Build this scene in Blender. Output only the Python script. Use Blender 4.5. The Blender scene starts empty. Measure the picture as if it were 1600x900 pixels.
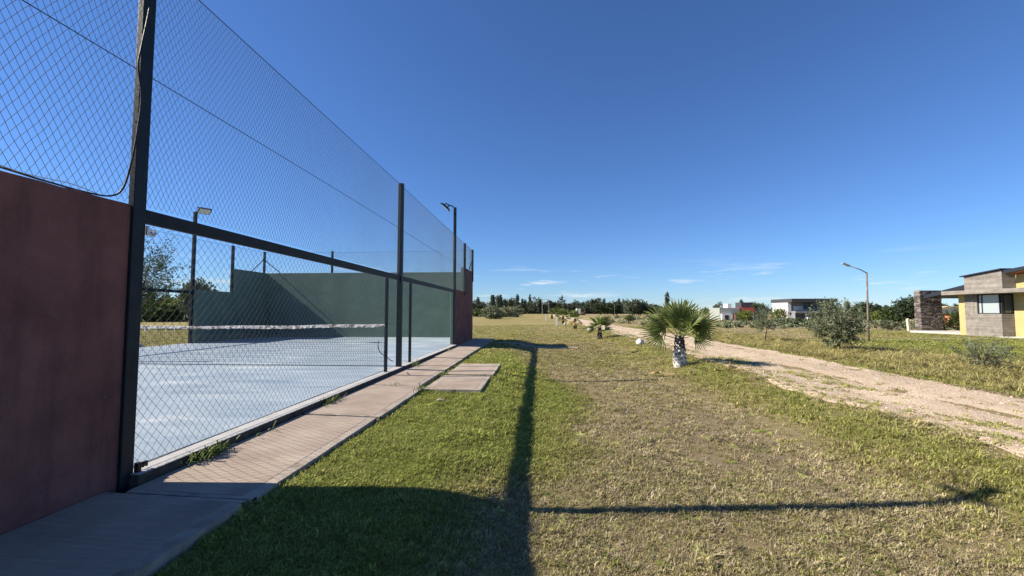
import bpy, math, random
import numpy as np
from mathutils import Vector, Matrix, noise as mnoise

scene = bpy.context.scene
col = scene.collection
R = math.radians

# ------------------------------------------------------------------ camera
cam_d = bpy.data.cameras.new('camera')
cam = bpy.data.objects.new('camera', cam_d)
col.objects.link(cam)
cam.location = (3.019, -2.924, 1.196)
cam.rotation_euler = (R(90 + 3.195), 0, R(3.607))
cam_d.sensor_width = 36
cam_d.lens = 651.2 / 1600 * 36
cam_d.clip_start = 0.05
cam_d.clip_end = 6000
scene.camera = cam

# ------------------------------------------------------------------ sun, sky, exposure
SUN = Vector((-1.29, -0.15, 1.0)).normalized()          # towards the sun
sun_d = bpy.data.lights.new('sun', 'SUN')
sun = bpy.data.objects.new('sun', sun_d)
col.objects.link(sun)
sun.rotation_euler = (-SUN).to_track_quat('-Z', 'Y').to_euler()
sun_d.energy = 5.0
sun_d.angle = R(0.53)
sun_d.color = (1.0, 0.91, 0.78)

world = bpy.data.worlds.new('World')
scene.world = world
world.use_nodes = True
wn = world.node_tree
wn.nodes.clear()
w_out = wn.nodes.new('ShaderNodeOutputWorld')
w_bg = wn.nodes.new('ShaderNodeBackground')
w_sky = wn.nodes.new('ShaderNodeTexSky')
w_sky.sky_type = 'NISHITA'
w_sky.sun_disc = False
w_sky.sun_elevation = math.asin(SUN.z)
w_sky.sun_rotation = math.atan2(SUN.x, SUN.y)
w_sky.altitude = 750
w_sky.air_density = 1.1
w_sky.dust_density = 0.0
w_sky.ozone_density = 7.0
w_bg.inputs['Strength'].default_value = 0.0525
# thin fair-weather clouds low over the horizon, all the way round
w_tc = wn.nodes.new('ShaderNodeTexCoord')
w_sep = wn.nodes.new('ShaderNodeSeparateXYZ')
wn.links.new(w_tc.outputs['Generated'], w_sep.inputs[0])
w_map = wn.nodes.new('ShaderNodeMapping')
w_map.inputs['Scale'].default_value = (7.0, 7.0, 62.0)
w_map.inputs['Location'].default_value = (3.7, 9.2, 0.3)
wn.links.new(w_tc.outputs['Generated'], w_map.inputs['Vector'])
w_noise = wn.nodes.new('ShaderNodeTexNoise')
w_noise.inputs['Scale'].default_value = 1.0
w_noise.inputs['Detail'].default_value = 6
w_noise.inputs['Roughness'].default_value = 0.62
wn.links.new(w_map.outputs[0], w_noise.inputs['Vector'])
w_r = wn.nodes.new('ShaderNodeValToRGB')
w_r.color_ramp.elements[0].position = 0.565
w_r.color_ramp.elements[1].position = 0.74
wn.links.new(w_noise.outputs['Fac'], w_r.inputs[0])
w_band = wn.nodes.new('ShaderNodeValToRGB')
cr = w_band.color_ramp
cr.elements[0].position = 0.0; cr.elements[0].color = (.6, .6, .6, 1)
cr.elements[1].position = 0.115; cr.elements[1].color = (0, 0, 0, 1)
e = cr.elements.new(0.07); e.color = (1, 1, 1, 1)
wn.links.new(w_sep.outputs['Z'], w_band.inputs[0])
w_mul = wn.nodes.new('ShaderNodeMath'); w_mul.operation = 'MULTIPLY'
wn.links.new(w_r.outputs[0], w_mul.inputs[0]); wn.links.new(w_band.outputs[0], w_mul.inputs[1])
w_m2 = wn.nodes.new('ShaderNodeMath'); w_m2.operation = 'MULTIPLY'; w_m2.inputs[1].default_value = 0.8
wn.links.new(w_mul.outputs[0], w_m2.inputs[0])
w_mix = wn.nodes.new('ShaderNodeMixRGB')
w_mix.inputs[2].default_value = (9.0, 9.6, 10.2, 1)
wn.links.new(w_m2.outputs[0], w_mix.inputs[0])
w_hs = wn.nodes.new('ShaderNodeMixRGB')       # white balance of the deep blue, dry-air sky
w_hs.blend_type = 'MULTIPLY'; w_hs.inputs[0].default_value = 1.0
w_hs.inputs[2].default_value = (0.95, 1.15, 1.45, 1)
wn.links.new(w_sky.outputs[0], w_hs.inputs[1])
wn.links.new(w_hs.outputs[0], w_mix.inputs[1])
wn.links.new(w_mix.outputs[0], w_bg.inputs[0])
wn.links.new(w_bg.outputs[0], w_out.inputs[0])

vs = scene.view_settings
vs.view_transform = 'Standard'
vs.look = 'None'
vs.exposure = 0.92
vs.gamma = 1.0
vs.use_curve_mapping = False

# ------------------------------------------------------------------ helpers
rng = np.random.default_rng(7)
random.seed(7)

class MB:
    def __init__(self): self.v = []; self.f = []; self.m = []
    def add(self, vs, fs, m=0):
        o = len(self.v)
        self.v += [tuple(p) for p in vs]
        self.f += [tuple(o + i for i in f) for f in fs]
        self.m += [m] * len(fs)
        return self
    def box(self, a, b, m=0, mat=None):
        x0, y0, z0 = a; x1, y1, z1 = b
        vs = [(x0,y0,z0),(x1,y0,z0),(x1,y1,z0),(x0,y1,z0),(x0,y0,z1),(x1,y0,z1),(x1,y1,z1),(x0,y1,z1)]
        if mat is not None: vs = [mat @ Vector(p) for p in vs]
        return self.add(vs, [(3,2,1,0),(4,5,6,7),(0,1,5,4),(1,2,6,5),(2,3,7,6),(3,0,4,7)], m)
    def prism(self, poly, axis, a, b, m=0):
        """poly: list of (u,v) counter-clockwise; axis 'x': (u,v)->(y,z); axis 'y': (x,z); axis 'z': (x,y)"""
        n = len(poly)
        mk = {'x': lambda p, t: (t, p[0], p[1]), 'y': lambda p, t: (p[0], t, p[1]), 'z': lambda p, t: (p[0], p[1], t)}[axis]
        vs = [mk(p, a) for p in poly] + [mk(p, b) for p in poly]
        fs = [tuple(range(n))[::-1], tuple(range(n, 2*n))] + [(i, (i+1) % n, n + (i+1) % n, n + i) for i in range(n)]
        return self.add(vs, fs, m)
    def tube(self, pts, rad, n=8, m=0, cap=True):
        pts = [Vector(p) for p in pts]
        if not hasattr(rad, '__len__'): rad = [rad] * len(pts)
        o = len(self.v); prev = None
        for i, p in enumerate(pts):
            d = (pts[min(i+1, len(pts)-1)] - pts[max(i-1, 0)]).normalized()
            if prev is None:
                a = d.orthogonal().normalized()
            else:
                a = (prev - d * prev.dot(d)).normalized()
            prev = a; b = d.cross(a)
            for k in range(n):
                t = 2 * math.pi * k / n
                self.v.append(tuple(p + (a * math.cos(t) + b * math.sin(t)) * rad[i]))
        for i in range(len(pts)-1):
            for k in range(n):
                self.f.append((o+i*n+k, o+i*n+(k+1) % n, o+(i+1)*n+(k+1) % n, o+(i+1)*n+k)); self.m.append(m)
        if cap:
            self.f.append(tuple(o+k for k in range(n))[::-1]); self.m.append(m)
            e = o + (len(pts)-1)*n
            self.f.append(tuple(e+k for k in range(n))); self.m.append(m)
        return self
    def mesh(self, name, mats, smooth=False):
        me = bpy.data.meshes.new(name)
        me.from_pydata(self.v, [], self.f)
        if not isinstance(mats, (list, tuple)): mats = [mats]
        for mm in mats: me.materials.append(mm)
        if any(self.m): me.polygons.foreach_set('material_index', self.m)
        if smooth: me.polygons.foreach_set('use_smooth', [True] * len(me.polygons))
        me.update()
        return me
    def build(self, name, mats, parent=None, smooth=False, bevel=0):
        o = link(name, self.mesh(name, mats, smooth), parent)
        if bevel:
            b = o.modifiers.new('bevel', 'BEVEL'); b.width = bevel; b.segments = 2; b.limit_method = 'ANGLE'
        return o

def link(name, data, parent=None):
    o = bpy.data.objects.new(name, data)
    col.objects.link(o)
    if parent is not None:
        o.parent = parent
        w = Matrix.Identity(4); q = parent; chain = []
        while q is not None: chain.append(q.matrix_basis.copy()); q = q.parent
        for mtx in reversed(chain): w = w @ mtx
        o.matrix_parent_inverse = Matrix.Identity(4)
    return o

def tag(o, label=None, cat=None, group=None, kind=None):
    if label: o['label'] = label
    if cat: o['category'] = cat
    if group: o['group'] = group
    if kind: o['kind'] = kind
    return o

def empty(name, loc, label, cat, group=None, rz=0):
    o = bpy.data.objects.new(name, None); col.objects.link(o)
    o.location = loc; o.rotation_euler = (0, 0, rz); o.empty_display_size = .2
    return tag(o, label, cat, group)

def copy_tree(o, parent=None):
    c = o.copy(); col.objects.link(c); c.parent = parent
    for ch in list(o.children): copy_tree(ch, c)
    return c

# ---- materials
def mat(name, color, rough=.85, metal=0.0, spec=.3, noise=None, bump=None, stains=None):
    """noise=(scale, amount) brightness mottling; bump=(scale, strength); stains=(scale, colour, lo, hi)"""
    m = bpy.data.materials.new(name); m.use_nodes = True
    nt = m.node_tree; b = nt.nodes['Principled BSDF']
    b.inputs['Base Color'].default_value = (*color, 1)
    b.inputs['Roughness'].default_value = rough
    b.inputs['Metallic'].default_value = metal
    b.inputs['Specular IOR Level'].default_value = spec
    geo = nt.nodes.new('ShaderNodeNewGeometry')
    cur = None
    def N(scale, detail=5, rough=.6, dist=0):
        n = nt.nodes.new('ShaderNodeTexNoise'); n.inputs['Scale'].default_value = scale
        n.inputs['Detail'].default_value = detail; n.inputs['Roughness'].default_value = rough
        n.inputs['Distortion'].default_value = dist
        nt.links.new(geo.outputs['Position'], n.inputs['Vector']); return n
    if noise:
        n = N(noise[0]); mr = nt.nodes.new('ShaderNodeMapRange')
        mr.inputs[1].default_value = .3; mr.inputs[2].default_value = .7
        mr.inputs[3].default_value = 1 - noise[1]; mr.inputs[4].default_value = 1 + noise[1]
        nt.links.new(n.outputs['Fac'], mr.inputs[0])
        mx = nt.nodes.new('ShaderNodeMixRGB'); mx.blend_type = 'MULTIPLY'; mx.inputs[0].default_value = 1
        mx.inputs[1].default_value = (*color, 1)
        nt.links.new(mr.outputs[0], mx.inputs[2]); cur = mx.outputs[0]
    for st in (stains or []):
        n = N(st[0], 6, .65, .3); cr = nt.nodes.new('ShaderNodeMapRange')
        cr.inputs[1].default_value = st[2]; cr.inputs[2].default_value = st[3]
        nt.links.new(n.outputs['Fac'], cr.inputs[0])
        mx = nt.nodes.new('ShaderNodeMixRGB'); mx.inputs[2].default_value = (*st[1], 1)
        if cur is not None: nt.links.new(cur, mx.inputs[1])
        else: mx.inputs[1].default_value = (*color, 1)
        nt.links.new(cr.outputs[0], mx.inputs[0]); cur = mx.outputs[0]
    if cur is not None: nt.links.new(cur, b.inputs['Base Color'])
    if bump:
        n = N(bump[0], 4, .6); bp = nt.nodes.new('ShaderNodeBump')
        bp.inputs['Strength'].default_value = bump[1]; bp.inputs['Distance'].default_value = .02
        nt.links.new(n.outputs['Fac'], bp.inputs['Height']); nt.links.new(bp.outputs[0], b.inputs['Normal'])
    return m

def leaf_mat(name, c0, c1, trans=.35, instancer=False, rough=.6):
    """leaf colour: c0..c1 picked by the per-leaf attribute 'tint' (or the instance colour)"""
    m = bpy.data.materials.new(name); m.use_nodes = True
    nt = m.node_tree; b = nt.nodes['Principled BSDF']; out = nt.nodes['Material Output']
    at_ = nt.nodes.new('ShaderNodeAttribute'); at_.attribute_name = 'tint'
    mx = nt.nodes.new('ShaderNodeMixRGB')
    mx.inputs[1].default_value = (*c0, 1); mx.inputs[2].default_value = (*c1, 1)
    nt.links.new(at_.outputs['Fac'], mx.inputs[0])
    src = mx.outputs[0]
    if instancer:
        ai = nt.nodes.new('ShaderNodeAttribute'); ai.attribute_type = 'INSTANCER'; ai.attribute_name = 'icol'
        m2 = nt.nodes.new('ShaderNodeMixRGB'); m2.blend_type = 'MULTIPLY'; m2.inputs[0].default_value = 1
        nt.links.new(src, m2.inputs[1]); nt.links.new(ai.outputs['Color'], m2.inputs[2]); src = m2.outputs[0]
    nt.links.new(src, b.inputs['Base Color'])
    b.inputs['Roughness'].default_value = rough
    b.inputs['Specular IOR Level'].default_value = .25
    tr = nt.nodes.new('ShaderNodeBsdfTranslucent'); nt.links.new(src, tr.inputs['Color'])
    ms = nt.nodes.new('ShaderNodeMixShader'); ms.inputs[0].default_value = trans
    nt.links.new(b.outputs[0], ms.inputs[1]); nt.links.new(tr.outputs[0], ms.inputs[2])
    nt.links.new(ms.outputs[0], out.inputs['Surface'])
    return m

M = {}
M['post'] = mat('dark_green_paint', (.010, .017, .023), .5, 0, .25, noise=(9, .35), bump=(60, .06))
M['beam'] = mat('dark_grey_paint', (.016, .019, .021), .6, 0, .25, noise=(9, .3))
M['wire'] = mat('netting_cord', (.13, .145, .14), .6, .0, .4)
M['wire_dark'] = mat('dark_cord', (.035, .045, .05), .7)
M['black'] = mat('black_rubber', (.012, .012, .013), .5)
M['pink'] = mat('terracotta_stucco', (.205, .095, .083), .95, 0, .1, noise=(2.2, .28), bump=(38, .7),
                stains=[(1.1, (.10, .055, .055), .52, .75), (7, (.20, .11, .10), .62, .74)])
def streaks(m, colr, sc=(5, 5, .5), lo=.52, hi=.72, amt=.6):
    nt = m.node_tree; b = nt.nodes['Principled BSDF']; g_ = nt.nodes.new('ShaderNodeNewGeometry')
    mp = nt.nodes.new('ShaderNodeMapping'); mp.inputs['Scale'].default_value = sc; nt.links.new(g_.outputs['Position'], mp.inputs[0])
    n = nt.nodes.new('ShaderNodeTexNoise'); n.inputs['Scale'].default_value = 1; n.inputs['Detail'].default_value = 7; n.inputs['Roughness'].default_value = .7
    nt.links.new(mp.outputs[0], n.inputs['Vector'])
    mr = nt.nodes.new('ShaderNodeMapRange'); mr.inputs[1].default_value = lo; mr.inputs[2].default_value = hi; mr.inputs[4].default_value = amt
    nt.links.new(n.outputs['Fac'], mr.inputs[0])
    mx = nt.nodes.new('ShaderNodeMixRGB'); mx.inputs[2].default_value = (*colr, 1)
    nt.links.new(mr.outputs[0], mx.inputs[0]); nt.links.new(b.inputs['Base Color'].links[0].from_socket, mx.inputs[1]); nt.links.new(mx.outputs[0], b.inputs['Base Color'])
streaks(M['pink'], (.085, .048, .045), (3.5, 3.5, .45), .50, .70, .75)
streaks(M['pink'], (.26, .15, .13), (22, 22, 14), .63, .70, .7)
M['green'] = mat('green_wall_paint', (.122, .172, .140), .9, 0, .15, noise=(1.6, .14), bump=(40, .2),
                 stains=[(3.5, (.16, .205, .172), .58, .78)])
M['concrete'] = mat('concrete', (.50, .47, .43), .92, 0, .2, noise=(5, .15), bump=(70, .3))
M['edge'] = mat('bare_concrete_edge', (.38, .375, .36), .9, 0, .2, noise=(5, .15), bump=(60, .25))
M['galv'] = mat('galvanised_metal', (.55, .57, .58), .4, .6, .5)
M['white'] = mat('white_paint', (.78, .77, .73), .8, 0, .3, noise=(8, .08))
M['stonewall_pale'] = mat('weathered_stone', (.34, .29, .22), .95, 0, .1, noise=(30, .3), bump=(60, .5))
M['stone_white'] = mat('whitewashed_stone', (.52, .50, .46), .9, 0, .2, noise=(14, .15), bump=(22, .5))

# court paint: pale blue, worn and patchy, brushed in broad swathes
def court_mat():
    m = bpy.data.materials.new('blue_court_paint'); m.use_nodes = True
    nt = m.node_tree; b = nt.nodes['Principled BSDF']
    g = nt.nodes.new('ShaderNodeNewGeometry')
    mp = nt.nodes.new('ShaderNodeMapping'); mp.inputs['Scale'].default_value = (.55, 1.9, 1); mp.inputs['Rotation'].default_value = (0, 0, .25)
    nt.links.new(g.outputs['Position'], mp.inputs[0])
    def N(s, d, src, r=.6):
        n = nt.nodes.new('ShaderNodeTexNoise'); n.inputs['Scale'].default_value = s; n.inputs['Detail'].default_value = d
        n.inputs['Roughness'].default_value = r; n.inputs['Distortion'].default_value = .5
        nt.links.new(src, n.inputs['Vector']); return n
    n1 = N(1.3, 7, mp.outputs[0], .65); n2 = N(9, 4, g.outputs['Position']); n3 = N(.5, 3, g.outputs['Position'])
    r1 = nt.nodes.new('ShaderNodeValToRGB')
    r1.color_ramp.elements[0].position = .34; r1.color_ramp.elements[0].color = (.200, .262, .322, 1)
    r1.color_ramp.elements[1].position = .62; r1.color_ramp.elements[1].color = (.315, .370, .410, 1)
    nt.links.new(n1.outputs['Fac'], r1.inputs[0])
    mr = nt.nodes.new('ShaderNodeMapRange'); mr.inputs[1].default_value = .585; mr.inputs[2].default_value = .70
    nt.links.new(n1.outputs['Fac'], mr.inputs[0])
    mx = nt.nodes.new('ShaderNodeMixRGB'); mx.inputs[2].default_value = (.45, .47, .475, 1)
    nt.links.new(mr.outputs[0], mx.inputs[0]); nt.links.new(r1.outputs[0], mx.inputs[1])
    m3 = nt.nodes.new('ShaderNodeMapRange'); m3.inputs[1].default_value = .3; m3.inputs[2].default_value = .7
    m3.inputs[3].default_value = .88; m3.inputs[4].default_value = 1.1
    nt.links.new(n3.outputs['Fac'], m3.inputs[0])
    mm = nt.nodes.new('ShaderNodeMixRGB'); mm.blend_type = 'MULTIPLY'; mm.inputs[0].default_value = 1
    nt.links.new(mx.outputs[0], mm.inputs[1]); nt.links.new(m3.outputs[0], mm.inputs[2])
    nt.links.new(mm.outputs[0], b.inputs['Base Color'])
    b.inputs['Roughness'].default_value = .62; b.inputs['Specular IOR Level'].default_value = .35
    bp = nt.nodes.new('ShaderNodeBump'); bp.inputs['Strength'].default_value = .25; bp.inputs['Distance'].default_value = .02
    nt.links.new(n2.outputs['Fac'], bp.inputs['Height']); nt.links.new(bp.outputs[0], b.inputs['Normal'])
    return m
M['court'] = court_mat()

def path_mat():
    """broom-finished reddish concrete: fine ridges across the path, dusty blotches"""
    m = bpy.data.materials.new('broomed_concrete'); m.use_nodes = True
    nt = m.node_tree; b = nt.nodes['Principled BSDF']
    g = nt.nodes.new('ShaderNodeNewGeometry')
    mp = nt.nodes.new('ShaderNodeMapping'); mp.inputs['Scale'].default_value = (3.0, 75, 3)
    nt.links.new(g.outputs['Position'], mp.inputs[0])
    n1 = nt.nodes.new('ShaderNodeTexNoise'); n1.inputs['Scale'].default_value = 1; n1.inputs['Detail'].default_value = 3
    nt.links.new(mp.outputs[0], n1.inputs['Vector'])
    n2 = nt.nodes.new('ShaderNodeTexNoise'); n2.inputs['Scale'].default_value = 2.3; n2.inputs['Detail'].default_value = 6
    nt.links.new(g.outputs['Position'], n2.inputs['Vector'])
    r = nt.nodes.new('ShaderNodeValToRGB')
    r.color_ramp.elements[0].position = .3; r.color_ramp.elements[0].color = (.27, .205, .155, 1)
    r.color_ramp.elements[1].position = .72; r.color_ramp.elements[1].color = (.39, .32, .25, 1)
    nt.links.new(n2.outputs['Fac'], r.inputs[0])
    mr = nt.nodes.new('ShaderNodeMapRange'); mr.inputs[1].default_value = .3; mr.inputs[2].default_value = .7
    mr.inputs[3].default_value = .84; mr.inputs[4].default_value = 1.1
    nt.links.new(n1.outputs['Fac'], mr.inputs[0])
    mm = nt.nodes.new('ShaderNodeMixRGB'); mm.blend_type = 'MULTIPLY'; mm.inputs[0].default_value = 1
    nt.links.new(r.outputs[0], mm.inputs[1]); nt.links.new(mr.outputs[0], mm.inputs[2])
    nt.links.new(mm.outputs[0], b.inputs['Base Color']); b.inputs['Roughness'].default_value = .9
    bp = nt.nodes.new('ShaderNodeBump'); bp.inputs['Strength'].default_value = .4; bp.inputs['Distance'].default_value = .01
    nt.links.new(n1.outputs['Fac'], bp.inputs['Height']); nt.links.new(bp.outputs[0], b.inputs['Normal'])
    return m
M['path'] = path_mat()
streaks(M['path'], (.17, .115, .075), (1.6, 1.1, 1), .56, .72, .55)
M['path_edge'] = mat('smooth_concrete_border', (.345, .295, .24), .9, 0, .2, noise=(6, .2), bump=(60, .4), stains=[(2.5, (.20, .15, .105), .55, .7)])

# ------------------------------------------------------------------ terrain
def sstep(a, b, x):
    t = np.clip((x - a) / (b - a), 0, 1); return t * t * (3 - 2 * t)
def vnoise(x, y, s, seed=0.0):
    x = np.asarray(x, float); y = np.asarray(y, float)
    out = np.empty(np.broadcast(x, y).shape); xf = np.broadcast_to(x, out.shape).ravel(); yf = np.broadcast_to(y, out.shape).ravel()
    o = out.ravel()
    for i in range(o.size): o[i] = mnoise.noise((xf[i]*s + seed, yf[i]*s - seed*1.7, seed*.37))
    return o.reshape(out.shape)

def zg(x, y, rough=True):
    x = np.asarray(x, float); y = np.asarray(y, float)
    zr = np.interp(x, [-400, -60, -12, -10.2, -9.8, .7, 1.0, 2.1, 2.9, 3.5, 6.3, 7.0, 7.6, 8.4, 9.6, 11.0, 12.0, 16, 26, 60, 400],
                   [-.5, -.3, -.10, -.10, -.34, -.34, -.145, -.16, -.33, -.345, -.345, -.20, -.14, -.20, -.18, -.20, -.17, -.19, -.12, -.3, -.6])
    far = -.30 - .25 * sstep(40, 300, np.hypot(x, y))
    z = zr + (far - zr) * sstep(17.5, 40, y)
    d = np.hypot(x, y)
    z = z - .62 * sstep(34, 90, d) * sstep(.25, .55, np.where(y > 1, x / np.maximum(y, 1), 2))
    return z

def grid_lines(fine0, fine1, step, lim0, lim1, k=1.16):
    a = list(np.arange(fine0, fine1 + 1e-6, step))
    s = step; p = a[-1]
    while p < lim1: s *= k; p += s; a.append(p)
    s = step; p = a[0]
    while p > lim0: s *= k; p -= s; a.insert(0, p)
    return np.array(a)
gx = grid_lines(-.6, 15, .22, -2600, 2600); gy = grid_lines(-5, 22, .25, -900, 3600)
GX, GY = np.meshgrid(gx, gy)

def green_fn(x, y):
    """how green (1) or dry (0) the turf is, and how bare (soil) the ground is"""
    n1 = vnoise(x, y, .55, 3.1); n2 = vnoise(x, y, 1.7, 8.2); n3 = vnoise(x, y, .12, 5.5)
    lim = np.interp(y, [-4, -.5, .6, 2.0, 3.6, 5.0, 6.5, 9, 12], [2.0, 2.25, 2.6, 3.2, 4.0, 4.1, 3.2, 2.6, 2.2]) + n1 * .8
    gp = 1 - sstep(-.45, .55, x - lim)
    gp = gp * (1 - .55 * sstep(8, 13, y))
    lawn = .36 + .10 * n1 + .18 * n3
    field = .30 + .5 * np.clip(n3 + .3 * n1, -.4, .5)
    near_dry = .08 + .10 * n1
    mid = near_dry + (lawn - near_dry) * sstep(6.5, 11, y)
    verge = np.exp(-((x - 6.95 - .15*n1) / .75) ** 2) * (.60 + .35*n1) * (1 - .35*sstep(15, 30, y))
    g = np.maximum(np.maximum(gp, mid), verge + .12 * n2)
    right = np.interp(x, [11, 12.5, 15, 17.5, 27, 40], [.62, .50, .42, .80, .80, .5]) + .25 * n1 + .2 * n3
    right = np.where(y > 19.5 + .5*n1, np.where(x > 16, np.clip(.32 + n3 * .7, 0, 1), right), right)
    g = np.where(x > 11, right, g)
    g = np.where(x < -10, .45 + .2*n3, g)
    g = np.where(y > 38, np.where(x < 9, .38 + .22*n3, .2 + .35*n3), g)
    g = np.clip(g + .14 * n2, 0, 1)
    soil = np.zeros_like(g)
    # worn patch in the middle of the lawn, the bare run beside the far wall, ploughed land beyond the houses' lawn
    soil = np.maximum(soil, .75 * np.exp(-(((x - 5.2) / 1.3) ** 2 + ((y - 2.9) / 2.6) ** 2)) + .25 * n2 * (x > 3.4) * (x < 7))
    soil = np.maximum(soil, .9 * np.exp(-(((x - 3.9) / 1.6) ** 2 + ((y - 15.0) / .9) ** 2)))
    soil = np.maximum(soil, np.where((x > 16) & (y > 27), np.clip(.36 + .6 * n3 + .3*n1, 0, 1) * sstep(27, 32, y), 0))
    return g, np.clip(soil, 0, 1)

Gg, Gs = green_fn(GX, GY)
GZ = zg(GX, GY)
nearmask = (np.abs(GX - 6) < 18) & (np.abs(GY - 8) < 26)
bumpn = np.where(nearmask, vnoise(GX, GY, 1.1, 1.0) * .016 + vnoise(GX, GY, .3, 2.0) * .03, 0)
bumpn = np.where((GX > -10.4) & (GX < 1.0), 0, bumpn) * sstep(1.0, 1.8, GX)
GZ = GZ + bumpn
nx, ny = len(gx), len(gy)
me = bpy.data.meshes.new('ground')
verts = np.stack([GX.ravel(), GY.ravel(), GZ.ravel()], 1)
idx = np.arange(nx * ny).reshape(ny, nx)
quads = np.stack([idx[:-1, :-1], idx[:-1, 1:], idx[1:, 1:], idx[1:, :-1]], -1).reshape(-1, 4)
me.from_pydata(verts.tolist(), [], quads.tolist())
for nm, arr in (('green', Gg), ('soil', Gs)):
    a = me.attributes.new(nm, 'FLOAT', 'POINT'); a.data.foreach_set('value', arr.ravel().astype(np.float32))
me.polygons.foreach_set('use_smooth', [True] * len(me.polygons))
ground = link('ground', me); tag(ground, kind='structure')

def zsurf(x, y):
    """bilinear height of the ground mesh"""
    x = np.asarray(x, float); y = np.asarray(y, float)
    i = np.clip(np.searchsorted(gx, x) - 1, 0, nx - 2); j = np.clip(np.searchsorted(gy, y) - 1, 0, ny - 2)
    tx = (x - gx[i]) / (gx[i+1] - gx[i]); ty = (y - gy[j]) / (gy[j+1] - gy[j])
    return (GZ[j, i]*(1-tx)*(1-ty) + GZ[j, i+1]*tx*(1-ty) + GZ[j+1, i]*(1-tx)*ty + GZ[j+1, i+1]*tx*ty)
def zs(x, y): return float(zsurf(x, y))

def ground_mat():
    m = bpy.data.materials.new('turf_ground'); m.use_nodes = True
    nt = m.node_tree; b = nt.nodes['Principled BSDF']
    g = nt.nodes.new('ShaderNodeNewGeometry')
    def N(s, d, r=.6):
        n = nt.nodes.new('ShaderNodeTexNoise'); n.inputs['Scale'].default_value = s; n.inputs['Detail'].default_value = d
        n.inputs['Roughness'].default_value = r; nt.links.new(g.outputs['Position'], n.inputs['Vector']); return n
    def A(nm):
        a = nt.nodes.new('ShaderNodeAttribute'); a.attribute_name = nm; return a
    def mixc(f, c1, c2):
        x = nt.nodes.new('ShaderNodeMixRGB')
        for k, c in ((0, f), (1, c1), (2, c2)):
            if isinstance(c, (tuple, float, int)): x.inputs[k].default_value = (*c, 1) if isinstance(c, tuple) else c
            else: nt.links.new(c, x.inputs[k])
        return x.outputs[0]
    nf = N(62, 6, .8); nm_ = N(2.2, 6, .7); nl = N(.16, 5, .65)
    def ramp(src, lo, hi):
        r = nt.nodes.new('ShaderNodeMapRange'); r.inputs[1].default_value = lo; r.inputs[2].default_value = hi
        nt.links.new(src, r.inputs[0]); return r.outputs[0]
    dry = mixc(ramp(nf.outputs['Fac'], .35, .65), (.19, .14, .075), (.41, .32, .165))
    grn = mixc(ramp(nf.outputs['Fac'], .35, .65), (.075, .095, .02), (.20, .21, .055))
    ad = nt.nodes.new('ShaderNodeMath'); ad.operation = 'ADD'
    sub = nt.nodes.new('ShaderNodeMapRange'); sub.inputs[1].default_value = .25; sub.inputs[2].default_value = .75
    sub.inputs[3].default_value = -.38; sub.inputs[4].default_value = .38
    nt.links.new(nm_.outputs['Fac'], sub.inputs[0])
    nt.links.new(A('green').outputs['Fac'], ad.inputs[0]); nt.links.new(sub.outputs[0], ad.inputs[1]); ad.use_clamp = True
    turf = mixc(ad.outputs[0], dry, grn)
    turf2 = mixc(ramp(nl.outputs['Fac'], .45, .7), turf, mixc(.45, turf, (.38, .31, .13)))
    soil = mixc(ramp(nm_.outputs['Fac'], .3, .7), (.20, .145, .10), (.34, .27, .195))
    s2 = nt.nodes.new('ShaderNodeMath'); s2.operation = 'MULTIPLY'
    nt.links.new(A('soil').outputs['Fac'], s2.inputs[0]); nt.links.new(ramp(nm_.outputs['Fac'], .25, .6), s2.inputs[1])
    fin = mixc(s2.outputs[0], turf2, soil)
    nt.links.new(fin, b.inputs['Base Color']); b.inputs['Roughness'].default_value = 1; b.inputs['Specular IOR Level'].default_value = .05
    bp = nt.nodes.new('ShaderNodeBump'); bp.inputs['Strength'].default_value = .8; bp.inputs['Distance'].default_value = .04
    nt.links.new(nf.outputs['Fac'], bp.inputs['Height']); nt.links.new(bp.outputs[0], b.inputs['Normal'])
    return m
me.materials.append(ground_mat())

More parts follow.
